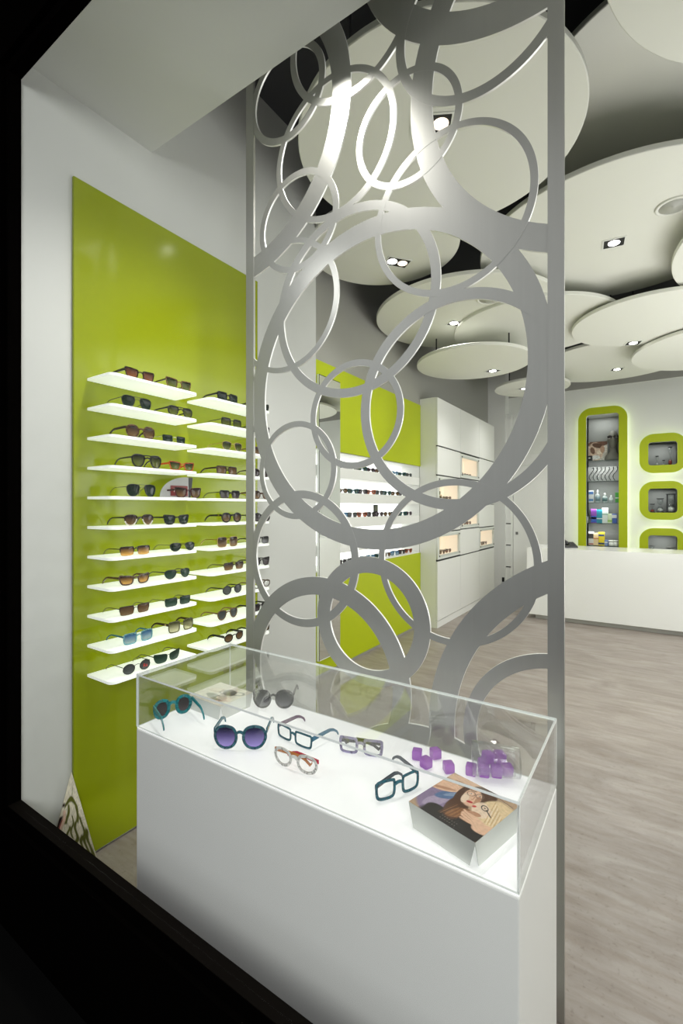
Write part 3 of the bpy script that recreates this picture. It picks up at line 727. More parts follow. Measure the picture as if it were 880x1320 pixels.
shelf_pair(0, 4, 243, 'maroon sunglasses before the red logo card', shape='wayfarer', frame=MAR, lens='brown', tw=.008, b=.022, turn=-.12)
shelf_pair(0, 5, 180, 'brown sunglasses with pale lower rims', shape='aviator', frame=DKB, lens='brown', lower=CLR, b=.022, tmat=BK)
shelf_pair(0, 5, 228, 'black wayfarer sunglasses', shape='wayfarer', frame=BK, lens='green', tw=.007, b=.020, rim=.0034)
shelf_pair(0, 6, 175, 'narrow half-rim amber sunglasses', shape='rect', half=True, rim=.002, frame=DKB, lens='amber', tw=.0035, b=.018)
shelf_pair(0, 6, 236, 'slim metal green lens sunglasses', shape='aviator', rim=.0012, frame=GUN, lens='green', tw=.002, b=.019)
shelf_pair(0, 7, 175, 'tortoiseshell wrap sunglasses with amber lenses', shape='sport', frame=TORT, lens='amber', tw=.009, b=.019, k=2.2, rim=.0035)
shelf_pair(0, 7, 230, 'dark wrap sunglasses with green lenses', shape='aviator', rim=.0015, frame=GUN, lens='greeng', tw=.004, b=.020, k=2.0)
shelf_pair(0, 8, 175, 'half-rim brown sunglasses', shape='rect', half=True, rim=.0018, frame=DKB, lens='bronze', tw=.003, b=.018, k=1.8)
shelf_pair(0, 8, 230, 'rectangular metal green sunglasses', shape='rect', rim=.0012, frame=GUN, lens='greeng', tw=.0025, b=.018)
shelf_pair(0, 9, 179, 'translucent blue square sunglasses', shape='square', frame=SKYB, lens='blue', tmat=TEALD, tw=.006, b=.021, rim=.003)
shelf_pair(0, 9, 234, 'large olive square sunglasses', shape='square', frame=OLV, lens='sand', tmat=DKB, tw=.010, b=.024, emblem=GOLD)
rp = shelf_pair(0, 10, 177, 'small round grey sunglasses with red lens mark', shape='round', rim=.0011, frame=GUN, lens='smoke', tw=.002, b=.021, W=.128, gap=.022, half=False)
shelf_pair(0, 10, 217, 'dark green shield sunglasses', shape='sport', rimless=True, frame=GUN, lens='greeng', tw=.003, b=.022, gap=.004, k=2.4)
# screen-side column, the pair nearest the window
A = dict
RC = [(292, 'black rectangular sunglasses', A(shape='rect', frame=BK, lens='green', tw=.008, b=.021, rim=.0035)),
      (297, 'black square metal sunglasses', A(shape='square', frame=BK, lens='olive', rim=.0018, tw=.003, b=.021)),
      (298, 'pale metal aviator sunglasses', A(shape='aviator', frame=GOLD, lens='olive', rim=.0012, tw=.003, b=.023)),
      (291, 'brown flat-top sunglasses', A(shape='rect', frame=DKB, lens='bronze', tw=.008, b=.019, bridge2=True)),
      (295, 'black slim-brow sunglasses', A(shape='rect', frame=BK, lens='charcoal', half=True, tw=.004, b=.019)),
      (297, 'round black sunglasses with gold emblem', A(shape='big', frame=BK, lens='brown', tw=.010, b=.023, rim=.0038, emblem=GOLD)),
      (292, 'large thin gold sunglasses', A(shape='square', frame=GOLD, lens='brown', tw=.005, b=.025, rim=.0016)),
      (300, 'half-rim brown gradient sunglasses', A(shape='rect', frame=DKB, lens='brown', half=True, tw=.004, b=.018)),
      (298, 'round black sunglasses with grey-green lenses', A(shape='round', frame=BK, lens='smoke', tw=.006, b=.021, W=.134, gap=.02)),
      (292, 'tortoiseshell aviator sunglasses', A(shape='aviator', frame=HORN, lens='smoke', tw=.006, b=.023, rim=.003)),
      (300, 'round black sunglasses with brown lenses', A(shape='round', frame=BK, lens='bronze', tw=.011, b=.020, W=.134, gap=.02))]
for i, (px, w, kw) in enumerate(RC): shelf_pair(1, i, px + 2, w + ' at window end', **kw)
RD = [('black wrap sunglasses', A(shape='sport', frame=BK, lens='green', tw=.008, b=.020)), ('black rectangular sunglasses', A(shape='rect', frame=BK, lens='green', b=.018)),
      ('amber brown oval sunglasses', A(shape='big', frame=BRN, lens='brown', b=.020)), ('dark oval sunglasses', A(shape='big', frame=DKB, lens='charcoal', b=.021)),
      ('tortoiseshell sunglasses', A(shape='big', frame=TORT, lens='brown', b=.022, tw=.009, emblem=GOLD)), ('black round sunglasses', A(shape='big', frame=BK, lens='charcoal', b=.022)),
      ('thin black metal sunglasses', A(shape='square', frame=GUN, lens='grey', rim=.0014, b=.019)), ('black wayfarer sunglasses', A(shape='wayfarer', frame=BK, lens='charcoal', b=.021)),
      ('tortoiseshell clear-lens glasses', A(shape='round', frame=TORT, lens='clear', b=.019)), ('black chunky sunglasses', A(shape='rect', frame=BK, lens='charcoal', b=.018, tw=.009)),
      ('black slim sunglasses', A(shape='rect', frame=BK, lens='bronze', b=.017, tw=.008))]
for i, (w, kw) in enumerate(RD): shelf_pair(1, i, 336 + (i % 3), w + ' beyond the screen post', **kw)

# red lens mark on the round pair
def text(body, size, mat, parent, M, name='lettering', ext=.0):
    cu = bpy.data.curves.new(name, 'FONT'); cu.body = body; cu.size = size; cu.align_x = 'CENTER'; cu.align_y = 'CENTER'; cu.extrude = ext
    t_ = bpy.data.objects.new(name, cu); COL.objects.link(t_)
    dg = bpy.context.evaluated_depsgraph_get(); me = bpy.data.meshes.new_from_object(t_.evaluated_get(dg)); bpy.data.objects.remove(t_)
    me.transform(M); me.materials.clear(); me.materials.append(mat)
    o = bpy.data.objects.new(name, me); COL.objects.link(o); o.parent = parent; return o
# local x of the pair runs towards the window; its far lens is at -x
REDM = pbr('red print', (.65, .03, .03), .4)
text('Ra', .021, REDM, rp, Matrix(((-1, 0, 0, -.0375), (0, 0, 1, .0012), (0, 1, 0, .0195), (0, 0, 0, 1))))

# grey quarter-round logo stand with red card behind the fifth shelf
z5 = ZS0 - ZST * 4 + .0115
q0, q1 = onX(206, 640, -1.93), onX(248, 640, -1.93)
st = empty('logo_stand', (-1.93, q0.y, z5), 0, 'grey quarter-round stand with red logo card on the fifth shelf down', 'sign')
wq = q1.y - q0.y
pl = [(0, 0), (wq * .86, 0), (wq * .86, .104)] + [(wq * .86 * (1 - math.sin(math.radians(a))), .104 * math.cos(math.radians(a)) ** .9) for a in range(10, 90, 8)]
MB().prism(pl, lambda u, v, d: (d, u, v), -.002, .002).build('backing_plate', pbr('grey plate', srgb(165, 165, 165), .4), st)
MB().prism([(wq * .86, 0), (wq * .93, 0), (wq * 1.0, .104), (wq * .86, .104)], lambda u, v, d: (d, u, v), -.003, .0025).build('side_plate', BLK, st)
rc = MB().box((.003, wq * .30, .010), (.006, wq * .82, .060)).build('red_card', pbr('maroon card', (.16, .008, .008), .35), st)
text('Ra', .026, pbr('white print', (.8, .8, .8), .4), rc, Matrix(((0, 0, 1, .0068), (1, 0, 0, wq * .45), (0, 1, 0, .036), (0, 0, 0, 1))))

# ---- niche glasses: copies of a few small ones along five shelves
protos = []
for j, (kw, w) in enumerate([(A(shape='rect', frame=BK, lens='charcoal'), 'black rectangular'), (A(shape='wayfarer', frame=TEALD, lens='greeng'), 'dark teal'), (A(shape='big', frame=PURP, lens='charcoal'), 'plum oval'),
                             (A(shape='wayfarer', frame=ORG, lens='red'), 'orange-red'), (A(shape='square', frame=GREYF, lens='smoke'), 'grey square'), (A(shape='round', frame=TORT, lens='bronze'), 'tortoiseshell round'), (A(shape='rect', frame=BLUE, lens='blue'), 'blue')]):
    protos.append((kw, w))
first = {}
seqs = [[0, 4, 1, 2, 5, 0, 6, 1, 4], [5, 1, 0, 3, 4, 1, 5, 0, 1], [6, 4, 3, 0, 2, 5, 0, 1, 2], [4, 0, 1, 5, 6, 0, 2, 4, 0], [0, 4, 0, 6, 1, 5, 6, 0, 3]]
NUM = ['first', 'second', 'third', 'fourth', 'fifth', 'sixth', 'seventh', 'eighth', 'ninth']
LVN = ['top', 'second', 'third', 'fourth', 'lowest']
for l in range(5):
    for n_ in range(9):
        pj = seqs[l][n_]; y = 3.78 + n_ * .188 + random.uniform(-.012, .012); z = LEV[l] + .0006; rz = -PI / 2 + random.uniform(-.45, -.1)
        lab = '%s glasses, %s from the mirror on the %s recessed white shelf' % (protos[pj][1], NUM[n_], LVN[l])
        if pj not in first:
            first[pj] = glasses((-2.50, y, z), rz, lab, res=20, tw=.006, b=.021, rim=.0038, cat='glasses', name='eyeglasses', group='glasses on the recessed white shelves', **protos[pj][0]); o = first[pj]
        else:
            o = copy_tree(first[pj]); o.location = (-2.50, y, z); o.rotation_euler = (0, 0, rz)
        o['label'] = lab
# small dark card standing on the third shelf
p = onX(484, 655, -2.58)
o = empty('display_card', (-2.58, p.y, LEV[2] + .0006), 0, 'small dark square card standing behind glasses on third recessed shelf', 'card')
MB().box((-.004, -.045, 0), (.004, .045, .13)).build('card', BLK, o); MB().box((.0042, -.03, .06), (.005, .03, .115)).build('print', pbr('dull print', (.12, .13, .08), .5), o)

# little frames inside the warm cabinet boxes
WN = {(0, 1): 'highest lit cabinet box', (1, 0): 'lit box above the lowest, nearest corner', (1, 2): 'half hidden farthest upper lit box', (2, 1): 'middle lit cabinet box', (3, 0): 'lowest lit box nearest the recess', (3, 2): 'lowest lit box nearest the door'}
for (a2, b2, c2, d2, r, c) in boxes:
    for q in range(3):
        y = a2 + (b2 - a2) * (.18 + .31 * q)
        kw = [A(shape='square', frame=HORN, lens='bronze'), A(shape='wayfarer', frame=TORT, lens='bronze'), A(shape='big', frame=DKB, lens='red')][(r + c + q) % 3]
        glasses((CX0 - .10, y, c2 + .0008), -PI / 2 - .2, '%s pair of brown glasses in the %s' % (['nearest', 'middle', 'farthest'][q], WN[(r, c)]), cat='glasses', name='eyeglasses', res=20, group='glasses in the lit cabinet boxes', b=.023, tw=.006, rim=.0035, W=.15, **kw)
        if q == 0 and r in (0, 1, 2):
            yy = a2 + (b2 - a2) * .5
            sd = empty('glasses_riser', (CX0 - .17, yy, c2 + .0008), 0, 'small clear riser block at the back of the %s' % WN[(r, c)], 'display stand', 'clear risers in the lit boxes')
            MB().bbox((-.03, -.09, 0), (.03, .09, .075), .004).build('block', pbr('pale riser', (.8, .62, .45), .2, var=.05), sd)
            glasses((CX0 - .165, yy, c2 + .0762), -PI / 2 - .2, 'brown glasses on the riser block in the %s' % WN[(r, c)], cat='glasses', name='eyeglasses', res=20, group='glasses in the lit cabinet boxes', L=.05, b=.02, tw=.005, shape='rect', frame=HORN, lens='bronze', drop=.03)

# ---- glasses in the window case
def case_pair(f0, f1, words, **kw):
    z = KZ + .0008; a_, b_ = onZ(f0[0], f0[1], z), onZ(f1[0], f1[1], z)
    d = b_ - a_; rz = math.atan2(d.y, d.x); m = (a_ + b_) / 2; kw.setdefault('W', max(.12, min(.155, d.length)))
    return glasses((m.x, m.y, z), rz, words, group='glasses laid out in the window case', res=64, **kw)
case_pair((197, 930), (247, 917), 'teal round sunglasses at the outer end of the case, seen from behind', shape='big', frame=TEAL, lens='charcoal', b=.030, rim=.0058, tw=.011, gap=.016)
case_pair((344, 967), (274, 966), 'big teal sunglasses with purple gradient lenses', W=.168, shape='big', frame=TEALD, lens='purple', tmat=TEALD, b=.034, rim=.0046, tw=.012, gap=.013, emblem=GOLD)
case_pair((381, 914), (323, 913), 'big dark grey sunglasses beside the far photo block', shape='big', frame=GREYF, lens='grey', b=.032, rim=.004, tw=.010, gap=.014)
case_pair((404, 970), (353, 947), 'teal rectangular eyeglasses with one purple temple', shape='rect', frame=TEALD, lens='clear', tmat=BLUE, b=.019, rim=.0036, tw=.011, cat='eyeglasses', name='eyeglasses')
case_pair((409, 1004), (351, 983), 'folded white eyeglasses with red and orange accents', shape='big', frame=WHT, lens='clear', b=.023, rim=.0046, tw=.009, fold=(1.5, 1.42), cat='eyeglasses', name='eyeglasses', drop=.012)
case_pair((493, 977), (437, 969), 'folded lilac and black eyeglasses', shape='rect', frame=LIL, lens='clear', tmat=GREYF, b=.021, rim=.0042, tw=.011, fold=(1.5, 1.42), cat='eyeglasses', name='eyeglasses', drop=.012)
case_pair((541, 1016), (485, 1036), 'teal eyeglasses with dark temples next to the large photo block', shape='square', frame=TEALD, lens='clear', tmat=pbr('black teal', (.015, .03, .05), .3), b=.022, rim=.0042, tw=.010, fold=(1.2, -.05), cat='eyeglasses', name='eyeglasses')
# recolour accents
for o in list(COL.objects):
    lab = o.get('label', '')
    if lab.startswith('teal rectangular'):
        t_ = [c for c in o.children if c.name.startswith('temple')][0]; t_.data.materials[0] = PURP; t_['label'] = 'purple temple'
    if lab.startswith('folded white'):
        t_ = [c for c in o.children if c.name.startswith('temple')]; t_[0].data.materials[0] = fcol((.55, .18, .03)); t_[1].data.materials[0] = fcol((.6, .02, .06)); t_[0]['label'] = 'orange temple'; t_[1]['label'] = 'red temple'

# ---- photo blocks
def two_faces(u, v):
    a = Art(u, v, (.50, .34, .22)); dark = (.015, .010, .008); skin = (.82, .52, .36); pale = (.86, .66, .50); hair = (.09, .035, .015); blonde = (.80, .60, .36); shade = (.52, .27, .16)
    a.ell(.27, .33, .34, .36, 25, (.27, .20, .33)); a.ell(.22, .30, .10, .22, -20, (.42, .34, .48)); a.ell(.30, .56, .10, .27, -38, (.10, .17, .33)); a.ell(.33, .60, .04, .2, -38, (.24, .32, .46))
    a.ell(.10, .64, .26, .13, 24, skin); a.ell(.10, .58, .2, .03, 24, shade); a.ell(.22, .93, .30, .09, 8, skin); a.ell(.30, .86, .2, .03, 0, shade)
    a.ell(.60, .06, .46, .25, 6, dark); a.ell(.36, .10, .2, .14, -25, dark)
    a.ell(.57, .86, .20, .17, -12, hair); a.ell(.66, .72, .10, .18, 12, hair); a.ell(.36, .66, .07, .22, 8, hair); a.ell(.48, .36, .15, .27, 14, hair); a.ell(.56, .30, .09, .18, -30, (.26, .11, .04))
    for j in range(9): a.line(.38 + .028 * j, .12 + .01 * j, .44 + .022 * j, .44 - .015 * j, .006, (.36, .17, .07) if j % 2 else (.16, .06, .025))
    a.ell(.50, .69, .125, .215, 16, skin); a.ell(.44, .62, .05, .12, 16, pale); a.ell(.595, .66, .035, .16, 16, shade)
    a.ell(.90, .56, .26, .36, 12, blonde); a.ell(.73, .56, .135, .17, 28, pale); a.ell(.80, .70, .14, .05, -30, blonde); a.ell(.70, .42, .10, .05, 20, shade)
    for j in range(9): a.line(.76 + .028 * j, .84 - .03 * j, .88 + .02 * j, .38, .005, (.94, .78, .56) if j % 2 else (.58, .36, .18))
    a.ell(.78, .31, .22, .085, -12, skin); a.ell(.95, .26, .16, .10, 20, skin)
    for k in range(4): a.line(.58 + .015 * k, .40 - .05 * k, .76, .34 - .032 * k, .020, skin); a.line(.585 + .015 * k, .376 - .05 * k, .76, .322 - .032 * k, .005, shade)
    a.line(.40, .82, .47, .84, .010, hair); a.line(.53, .86, .60, .87, .010, hair)
    for cx, cy in ((.445, .755), (.560, .785)):
        a.ell(cx, cy, .026, .014, 12, (.9, .88, .84), .4); a.ell(cx, cy, .013, .014, 0, dark, .5); a.ring(cx, cy, .052, .052, 12, .14, (.20, .12, .09))
    a.line(.495, .77, .512, .775, .007, (.2, .12, .09)); a.line(.515, .75, .53, .665, .008, shade); a.line(.515, .655, .535, .66, .010, shade)
    a.ell(.530, .590, .046, .024, 16, (.55, .02, .03)); a.line(.490, .585, .572, .60, .004, (.25, .01, .01)); a.ell(.622, .555, .030, .022, 50, (.58, .03, .04))
    a.ring(.735, .62, .055, .038, -38, .22, dark); a.line(.77, .60, .88, .52, .010, dark); a.ell(.735, .62, .02, .012, -38, dark, .5)
    a.line(.70, .95, .97, .89, .008, (.2, .12, .08)); a.line(.72, .92, .95, .86, .004, (.3, .2, .12))
    for j in range(14): a.ell(.46 + .035 * (j % 7), .06 + .05 * (j // 7), .006, .006, 0, (.5, .45, .4), .5)
    a.grain(.10, 55, 70); return a.c
def flat_lay(u, v):
    a = Art(u, v, (.78, .72, .62))
    for cx, cy, rx, ry, an, col in ((.3, .6, .2, .13, 20, (.62, .5, .38)), (.62, .66, .16, .2, 60, (.10, .10, .06)), (.52, .3, .3, .12, -10, (.14, .14, .09)), (.8, .35, .15, .12, 10, (.85, .66, .55))):
        a.ell(cx, cy, rx, ry, an, col)
    a.ell(.27, .62, .12, .07, 20, (.82, .72, .6)); a.ell(.66, .32, .11, .08, 0, (.80, .68, .52)); a.ring(.82, .72, .13, .09, 25, .25, (.06, .06, .05)); a.ring(.5, .62, .10, .1, 0, .2, (.1, .09, .06))
    a.line(.1, .1, .8, .16, .03, (.35, .12, .10)); a.line(.55, .1, .95, .3, .03, (.7, .45, .35)); a.grain(.15, 40, 55); return a.c
def photo_block(corners, h, label, shader, nx, ny):
    """corners: picture positions of left, front, right, back top corners"""
    zt = KZ + .0008 + h
    L_, Fc, R_, Bk = [onZ(x, y, zt) for x, y in corners]
    cen = (L_ + R_) / 2; ax = (R_ - Bk + Fc - L_) / 2; ay = (R_ - Fc + Bk - L_) / 2
    ay = ay - ax * (ay.dot(ax) / ax.dot(ax))
    rz = math.atan2(ax.y, ax.x); w, d = ax.length, ay.length
    o = empty('photo_block', (cen.x, cen.y, KZ + .0008), rz, label, 'photo block', 'photo blocks in the window case')
    hw_, hd = w / 2, d / 2; n_ = .014; tk = .0015
    def flap(p, q, nrm):
        p, q = Vector(p), Vector(q); dr_ = (q - p).normalized() * n_
        vs = [p + Vector((0, 0, h - .002)), q + Vector((0, 0, h - .002)), q - dr_, p + dr_]
        nv = Vector(nrm) * tk
        MB().add(vs + [v - nv for v in vs], [(0, 1, 2, 3), (7, 6, 5, 4), (0, 4, 5, 1), (1, 5, 6, 2), (2, 6, 7, 3), (3, 7, 4, 0)]).build('side_flap', PAPER, o)
    flap((-hw_, -hd, 0), (hw_, -hd, 0), (0, -1, 0)); flap((hw_, -hd, 0), (hw_, hd, 0), (1, 0, 0)); flap((hw_, hd, 0), (-hw_, hd, 0), (0, 1, 0)); flap((-hw_, hd, 0), (-hw_, -hd, 0), (-1, 0, 0))
    MB().box((-hw_, -hd, h - .002), (hw_, hd, h)).build('top_card', PAPER, o)
    picture('printed_photo', o, lambda u, v: (-hw_ + 2 * hw_ * u, -hd + 2 * hd * v, h + .0004), nx, ny, shader)
    return o
photo_block([(526.4, 1033), (613.3, 1086.2), (669.5, 1039.2), (586.7, 996)], .056, 'white photo block topped by a print of two faces with glasses', two_faces, 260, 190)
photo_block([(246, 897), (290, 911), (322, 891.5), (283, 877.5)], .05, 'white photo block with pale still-life print at the far end of the case', flat_lay, 70, 60)

# ---- violet acrylic cubes and the tumbler lying on its side
def die_mat():
    m, nt, out = nodes('violet acrylic')
    b = nt.nodes.new('ShaderNodeBsdfPrincipled'); sset(b, 'Roughness', .05); sset(b, 'Transmission Weight', .55)
    nz = nt.nodes.new('ShaderNodeTexNoise'); nz.inputs['Scale'].default_value = 60
    rp_ = nt.nodes.new('ShaderNodeValToRGB'); e = rp_.color_ramp.elements; e[0].position = .35; e[0].color = (.22, .02, .40, 1); e[1].position = .66; e[1].color = (.66, .26, .80, 1)
    nt.links.new(nz.outputs['Fac'], rp_.inputs[0]); nt.links.new(rp_.outputs[0], b.inputs['Base Color'])
    sset(b, 'Emission Color', (.4, .05, .6, 1)); sset(b, 'Emission Strength', .13)  # weak violet glow added so the cubes look brighter
    nt.links.new(b.outputs[0], out.inputs['Surface']); return m
DIEM = die_mat()
DS = .029
def die(loc, rot, label):
    bm = bmesh.new(); bmesh.ops.create_cube(bm, size=DS); bmesh.ops.bevel(bm, geom=bm.edges[:] + bm.verts[:], offset=.0045, segments=2, profile=.5, affect='EDGES')
    o = MB().bm(bm, 0, False).build('acrylic_cube', DIEM, None, loc, rot)
    return tag(o, label, 'cube', 'violet acrylic cubes')
for (px, py), rz, lab in (((537.5, 978), .3, 'violet acrylic cube, loose one farthest from the tumbler'), ((561, 977), .9, 'violet acrylic cube leaning behind another, just past the first loose one'),
                          ((549, 989), 1.2, 'violet acrylic cube in front of the leaning one'), ((578, 995), .7, 'violet acrylic cube lying alone above the large photo block'), ((607, 998), .2, 'violet acrylic cube at the mouth of the tumbler')):
    p = onZ(px, py, KZ + .001); die((p.x, p.y, KZ + .0008 + DS / 2), (0, 0, rz), lab)
pm, pb = onZ(603, 1006, KZ + .0008), onZ(664, 1014, KZ + .0008)
ax = (pb - pm); rzt = math.atan2(ax.y, ax.x); TL = max(.105, ax.length); RM, RB = .046, .040
tm = (pm + pb) / 2; print('tumbler', TL, ax.length)
tilt_t = math.atan2(RM - RB, TL)
tu = empty('glass_tumbler', (pm.x, pm.y + .04, KZ + .001 + RM), rzt, 'clear glass tumbler lying on its side with violet cubes inside', 'tumbler')
mb = MB(); mb.lathe([(RM, 0), (RB, TL), (RB * .9, TL + .003), (.0, TL + .003)], (0, 0, 0), 40, axis='x'); mb.lathe([(RM - .003, 0), (RB - .004, TL - .012), (.0, TL - .012)], (0, 0, 0), 40, axis='x')
mb.lathe([(RM - .003, 0), (RM - .0015, -.0015), (RM, 0)], (0, 0, 0), 40, axis='x')
mb.build('body', glassy('tumbler glass', (.965, .97, .97), 1.6, ior=1.5), tu)
MT = Matrix.Translation(tu.location) @ Matrix.Rotation(rzt, 4, 'Z')
zin = -RM + .004 + DS / 2
words = ['just inside the mouth', 'second in from the mouth', 'third in from the mouth', 'deepest by the base', 'stacked on top near the mouth', 'stacked on top near the base']
for (x, y, z, r), w in zip(((.030, -.018, zin + .004, .1), (.030, .015, zin + .003, .2), (.063, -.016, zin + .006, .15), (.093, -.002, zin + .006, .2), (.042, -.002, zin + DS + .006, .5), (.074, .006, zin + DS + .006, .4)), words):
    p = MT @ Vector((x, y, z)); die(p, (.1, .08, rzt + r), 'violet acrylic cube inside the tumbler, ' + w)

# ---- leaning print at the foot of the lime panel
def leaf_face(u, v):
    a = Art(u, v, (.76, .71, .56)); p, q = 1 - u, 1 - v; d = p + q; c = (q - p) / np.maximum(d, 1e-3)
    ol, bl = (.11, .12, .015), (.02, .008, .008)
    def stroke(cc, d0, d1, w, col): a.put(np.clip((w - np.abs(c - cc)) / (w * .5), 0, 1) * np.clip((d - d0) / .03, 0, 1) * np.clip((d1 - d) / .03, 0, 1), col)
    wob = lambda k: .06 * np.sin(d * 21 + k)
    a.put(np.clip((.05 - np.abs(d - .34 - .28 * (c + .1) ** 2)) / .02, 0, 1) * (np.abs(c + .1) < .62), ol)
    for cc, d0, d1, w in ((-.34, .40, .72, .13), (.36, .40, .66, .12), (.02, .55, .95, .06), (.22, .62, 1.2, .09), (.62, .52, 1.1, .10), (.80, .62, 1.3, .12), (-.16, .72, 1.3, .08), (.46, .78, 1.3, .08)): stroke(cc + wob(cc * 9), d0, d1, w, ol)
    stroke(-.62 + wob(1), .48, .8, .16, (.74, .52, .40)); stroke(-.93 + wob(3) * .6, .38, .46, .3, bl); stroke(-.92 + wob(2), .55, .82, .22, bl); stroke(-.72 + wob(2), .60, .76, .06, (.35, .04, .04))
    stroke(.1 + wob(5), .16, .30, .10, (.42, .42, .26)); a.grain(.22, 50, 130); return a.c
PA, PC, PE, PB = Vector((-1.997, .985, .41)), Vector((-2.003, .905, .115)), Vector((-1.985, .945, .003)), Vector((-1.935, 1.065, .003))
ln = empty('leaning_print', (-1.96, .98, 0), 0, 'narrow cream print with olive drawing leaning at the foot of the tall lime panel', 'print')
nrm = (PB - PC).cross(PA - PC).normalized()
if nrm.x < 0: nrm = -nrm
PE = PE - nrm * (PE - PA).dot(nrm)
quad = [p - ln.location for p in (PC, PE, PB, PA)]
mb = MB(); mb.add([q for q in quad] + [q + nrm * .006 for q in quad], [(3, 2, 1, 0), (4, 5, 6, 7), (0, 1, 5, 4), (1, 2, 6, 5), (2, 3, 7, 6), (3, 0, 4, 7)]); mb.build('board', CREAM, ln)
picture('printed_art', ln, lambda u, v: (quad[0] * (1 - u) * (v) + quad[1] * (1 - u) * (1 - v) + quad[2] * u * (1 - v) + quad[3] * u * v) + nrm * .0064, 130, 130, leaf_face)

# ================================================================== COUNTER
DY, DX0, DX1, DZ = 6.68, -1.40, 3.1, .96
ct = empty('reception_counter', (DX0, DY, 0), 0, 'long gloss white reception counter in front of the lime niches', 'counter')
MB().prism(rrect(0, .06, DX1 - DX0, DZ, .03, 5), lambda u, v, d: (u, d, v), 0, .70).build('body', WHITEG, ct)
MB().box((.10, .06, 0), (DX1 - DX0 - .05, .64, .0595)).build('plinth', pbr('plinth white', srgb(190, 190, 184), .5), ct)
# telephone on the counter
p = onZ(733, 704, DZ)
ph = empty('desk_telephone', (p.x, 7.0, DZ + .0008), .5, 'small black desk telephone on the white counter beside the screen post', 'telephone')
p = onY(735, 703, 7.0); ph.location = (p.x - .02, 7.0, DZ + .0008)
MB().add([(-.09, -.08, 0), (.09, -.08, 0), (.09, .08, 0), (-.09, .08, 0), (-.085, -.075, .025), (.085, -.075, .025), (.085, .075, .07), (-.085, .075, .07)], [(3, 2, 1, 0), (4, 5, 6, 7), (0, 1, 5, 4), (1, 2, 6, 5), (2, 3, 7, 6), (3, 0, 4, 7)]).build('base', BLK, ph)
MB().tube([(-.055, -.085, .055), (-.055, -.05, .075), (-.055, 0, .088), (-.055, .05, .10), (-.055, .085, .095)], [.026, .022, .016, .022, .026], 10).build('handset', BLK, ph)
mb = MB()
for i in range(4):
    for j in range(3): mb.box((.0 + j * .025, -.055 + i * .027, .031 + i * .0082), (.018 + j * .025, -.037 + i * .027, .042 + i * .0082))
mb.build('keypad', pbr('key grey', (.06, .06, .06), .4), ph)

# ================================================================== THINGS IN THE TALL NICHE
def nx(px): return onY(px, 640, YN).x
NG = 'goods on the glass shelves of the tall niche'
def bust(x, z):
    o = empty('mannequin_head', (x, YN + .02, z + .0008), 0, 'grey mannequin head wearing dark sunglasses on the top niche shelf', 'mannequin head')
    bm = bmesh.new(); bmesh.ops.create_uvsphere(bm, u_segments=32, v_segments=24, radius=1)
    for v in bm.verts:
        x_, y_, z_ = v.co
        f = 1.0
        if z_ < -.1: f = 1 - .32 * min(1, (-.1 - z_) / .8)          # narrowing to the chin
        nose = .16 * math.exp(-((x_ / .16) ** 2)) * math.exp(-(((z_ + .12) / .22) ** 2)) if y_ < 0 else 0
        brow = .05 * math.exp(-((z_ - .18) / .1) ** 2) if y_ < -.3 else 0
        lips = .05 * math.exp(-((x_ / .28) ** 2)) * math.exp(-(((z_ + .5) / .08) ** 2)) if y_ < 0 else 0
        v.co = Vector((x_ * .082 * f, (y_ * f - nose - brow - lips) * .10, z_ * .150 + .335))
    mb = MB().bm(bm, 0, True)
    mb.lathe([(.125, 0), (.13, .03), (.105, .085), (.062, .125), (.05, .16), (.052, .21), (.06, .25)], (0, .02, 0), 28, sy=.72)
    for sg in (-1, 1): mb.lathe([(.0, -.02), (.014, -.016), (.018, 0), (.014, .02), (.0, .028)], (sg * .083, .01, .31), 10, sx=.5)
    b_ = mb.build('bust', BUST, o)
    g_ = glasses((0, 0, 0), 0, 'dark sunglasses worn by the grey mannequin head', shape='big', W=.155, b=.024, frame=BK, lens='charcoal', tw=.010, rim=.004, k=1.4, L=.12, res=24)
    g_.location = (x, YN + .02 - .122, z + .0008 + .338); g_.rotation_euler = (0, 0, PI)
bust(nx(790), shelfz[0])
def face_art(u, v):
    a = Art(u, v, (.72, .66, .6)); a.ell(.55, .92, .6, .2, 5, (.16, .07, .04)); a.ell(.4, .5, .4, .5, 10, (.75, .55, .42)); a.ell(.5, .8, .3, .13, -15, (.10, .04, .02)); a.ell(.25, .55, .12, .2, 20, (.2, .1, .06)); a.ell(.6, .45, .16, .12, 10, (.9, .75, .6)); a.ell(.75, .6, .12, .2, 0, (.5, .3, .2)); a.ell(.4, .2, .25, .12, 0, (.85, .82, .8)); a.grain(.2, 25, 30); return a.c
x0, x1 = nx(756.5), nx(782)
fo = empty('photograph', ((x0 + x1) / 2, YN + .10, shelfz[0] + .0008), 0, 'printed photo panel of a reclining face behind the mannequin head', 'photo')
w_ = (x1 - x0) / 2
MB().box((-w_, 0, 0), (w_, .012, .33)).build('panel', PAPER, fo); picture('printed_photo', fo, lambda u, v: (-w_ + 2 * w_ * u, -.0006, .33 * v), 60, 60, face_art)
bx_ = empty('black_box', (nx(760), YN - .03, shelfz[0] + .0008), 0, 'small black box at the corner of the top niche shelf', 'box')
MB().bbox((-.04, -.035, 0), (.04, .035, .085), .003).build('box_body', BLK, bx_); MB().box((-.015, -.0362, .035), (.015, -.0352, .055)).build('logo_print', PAPER, bx_)
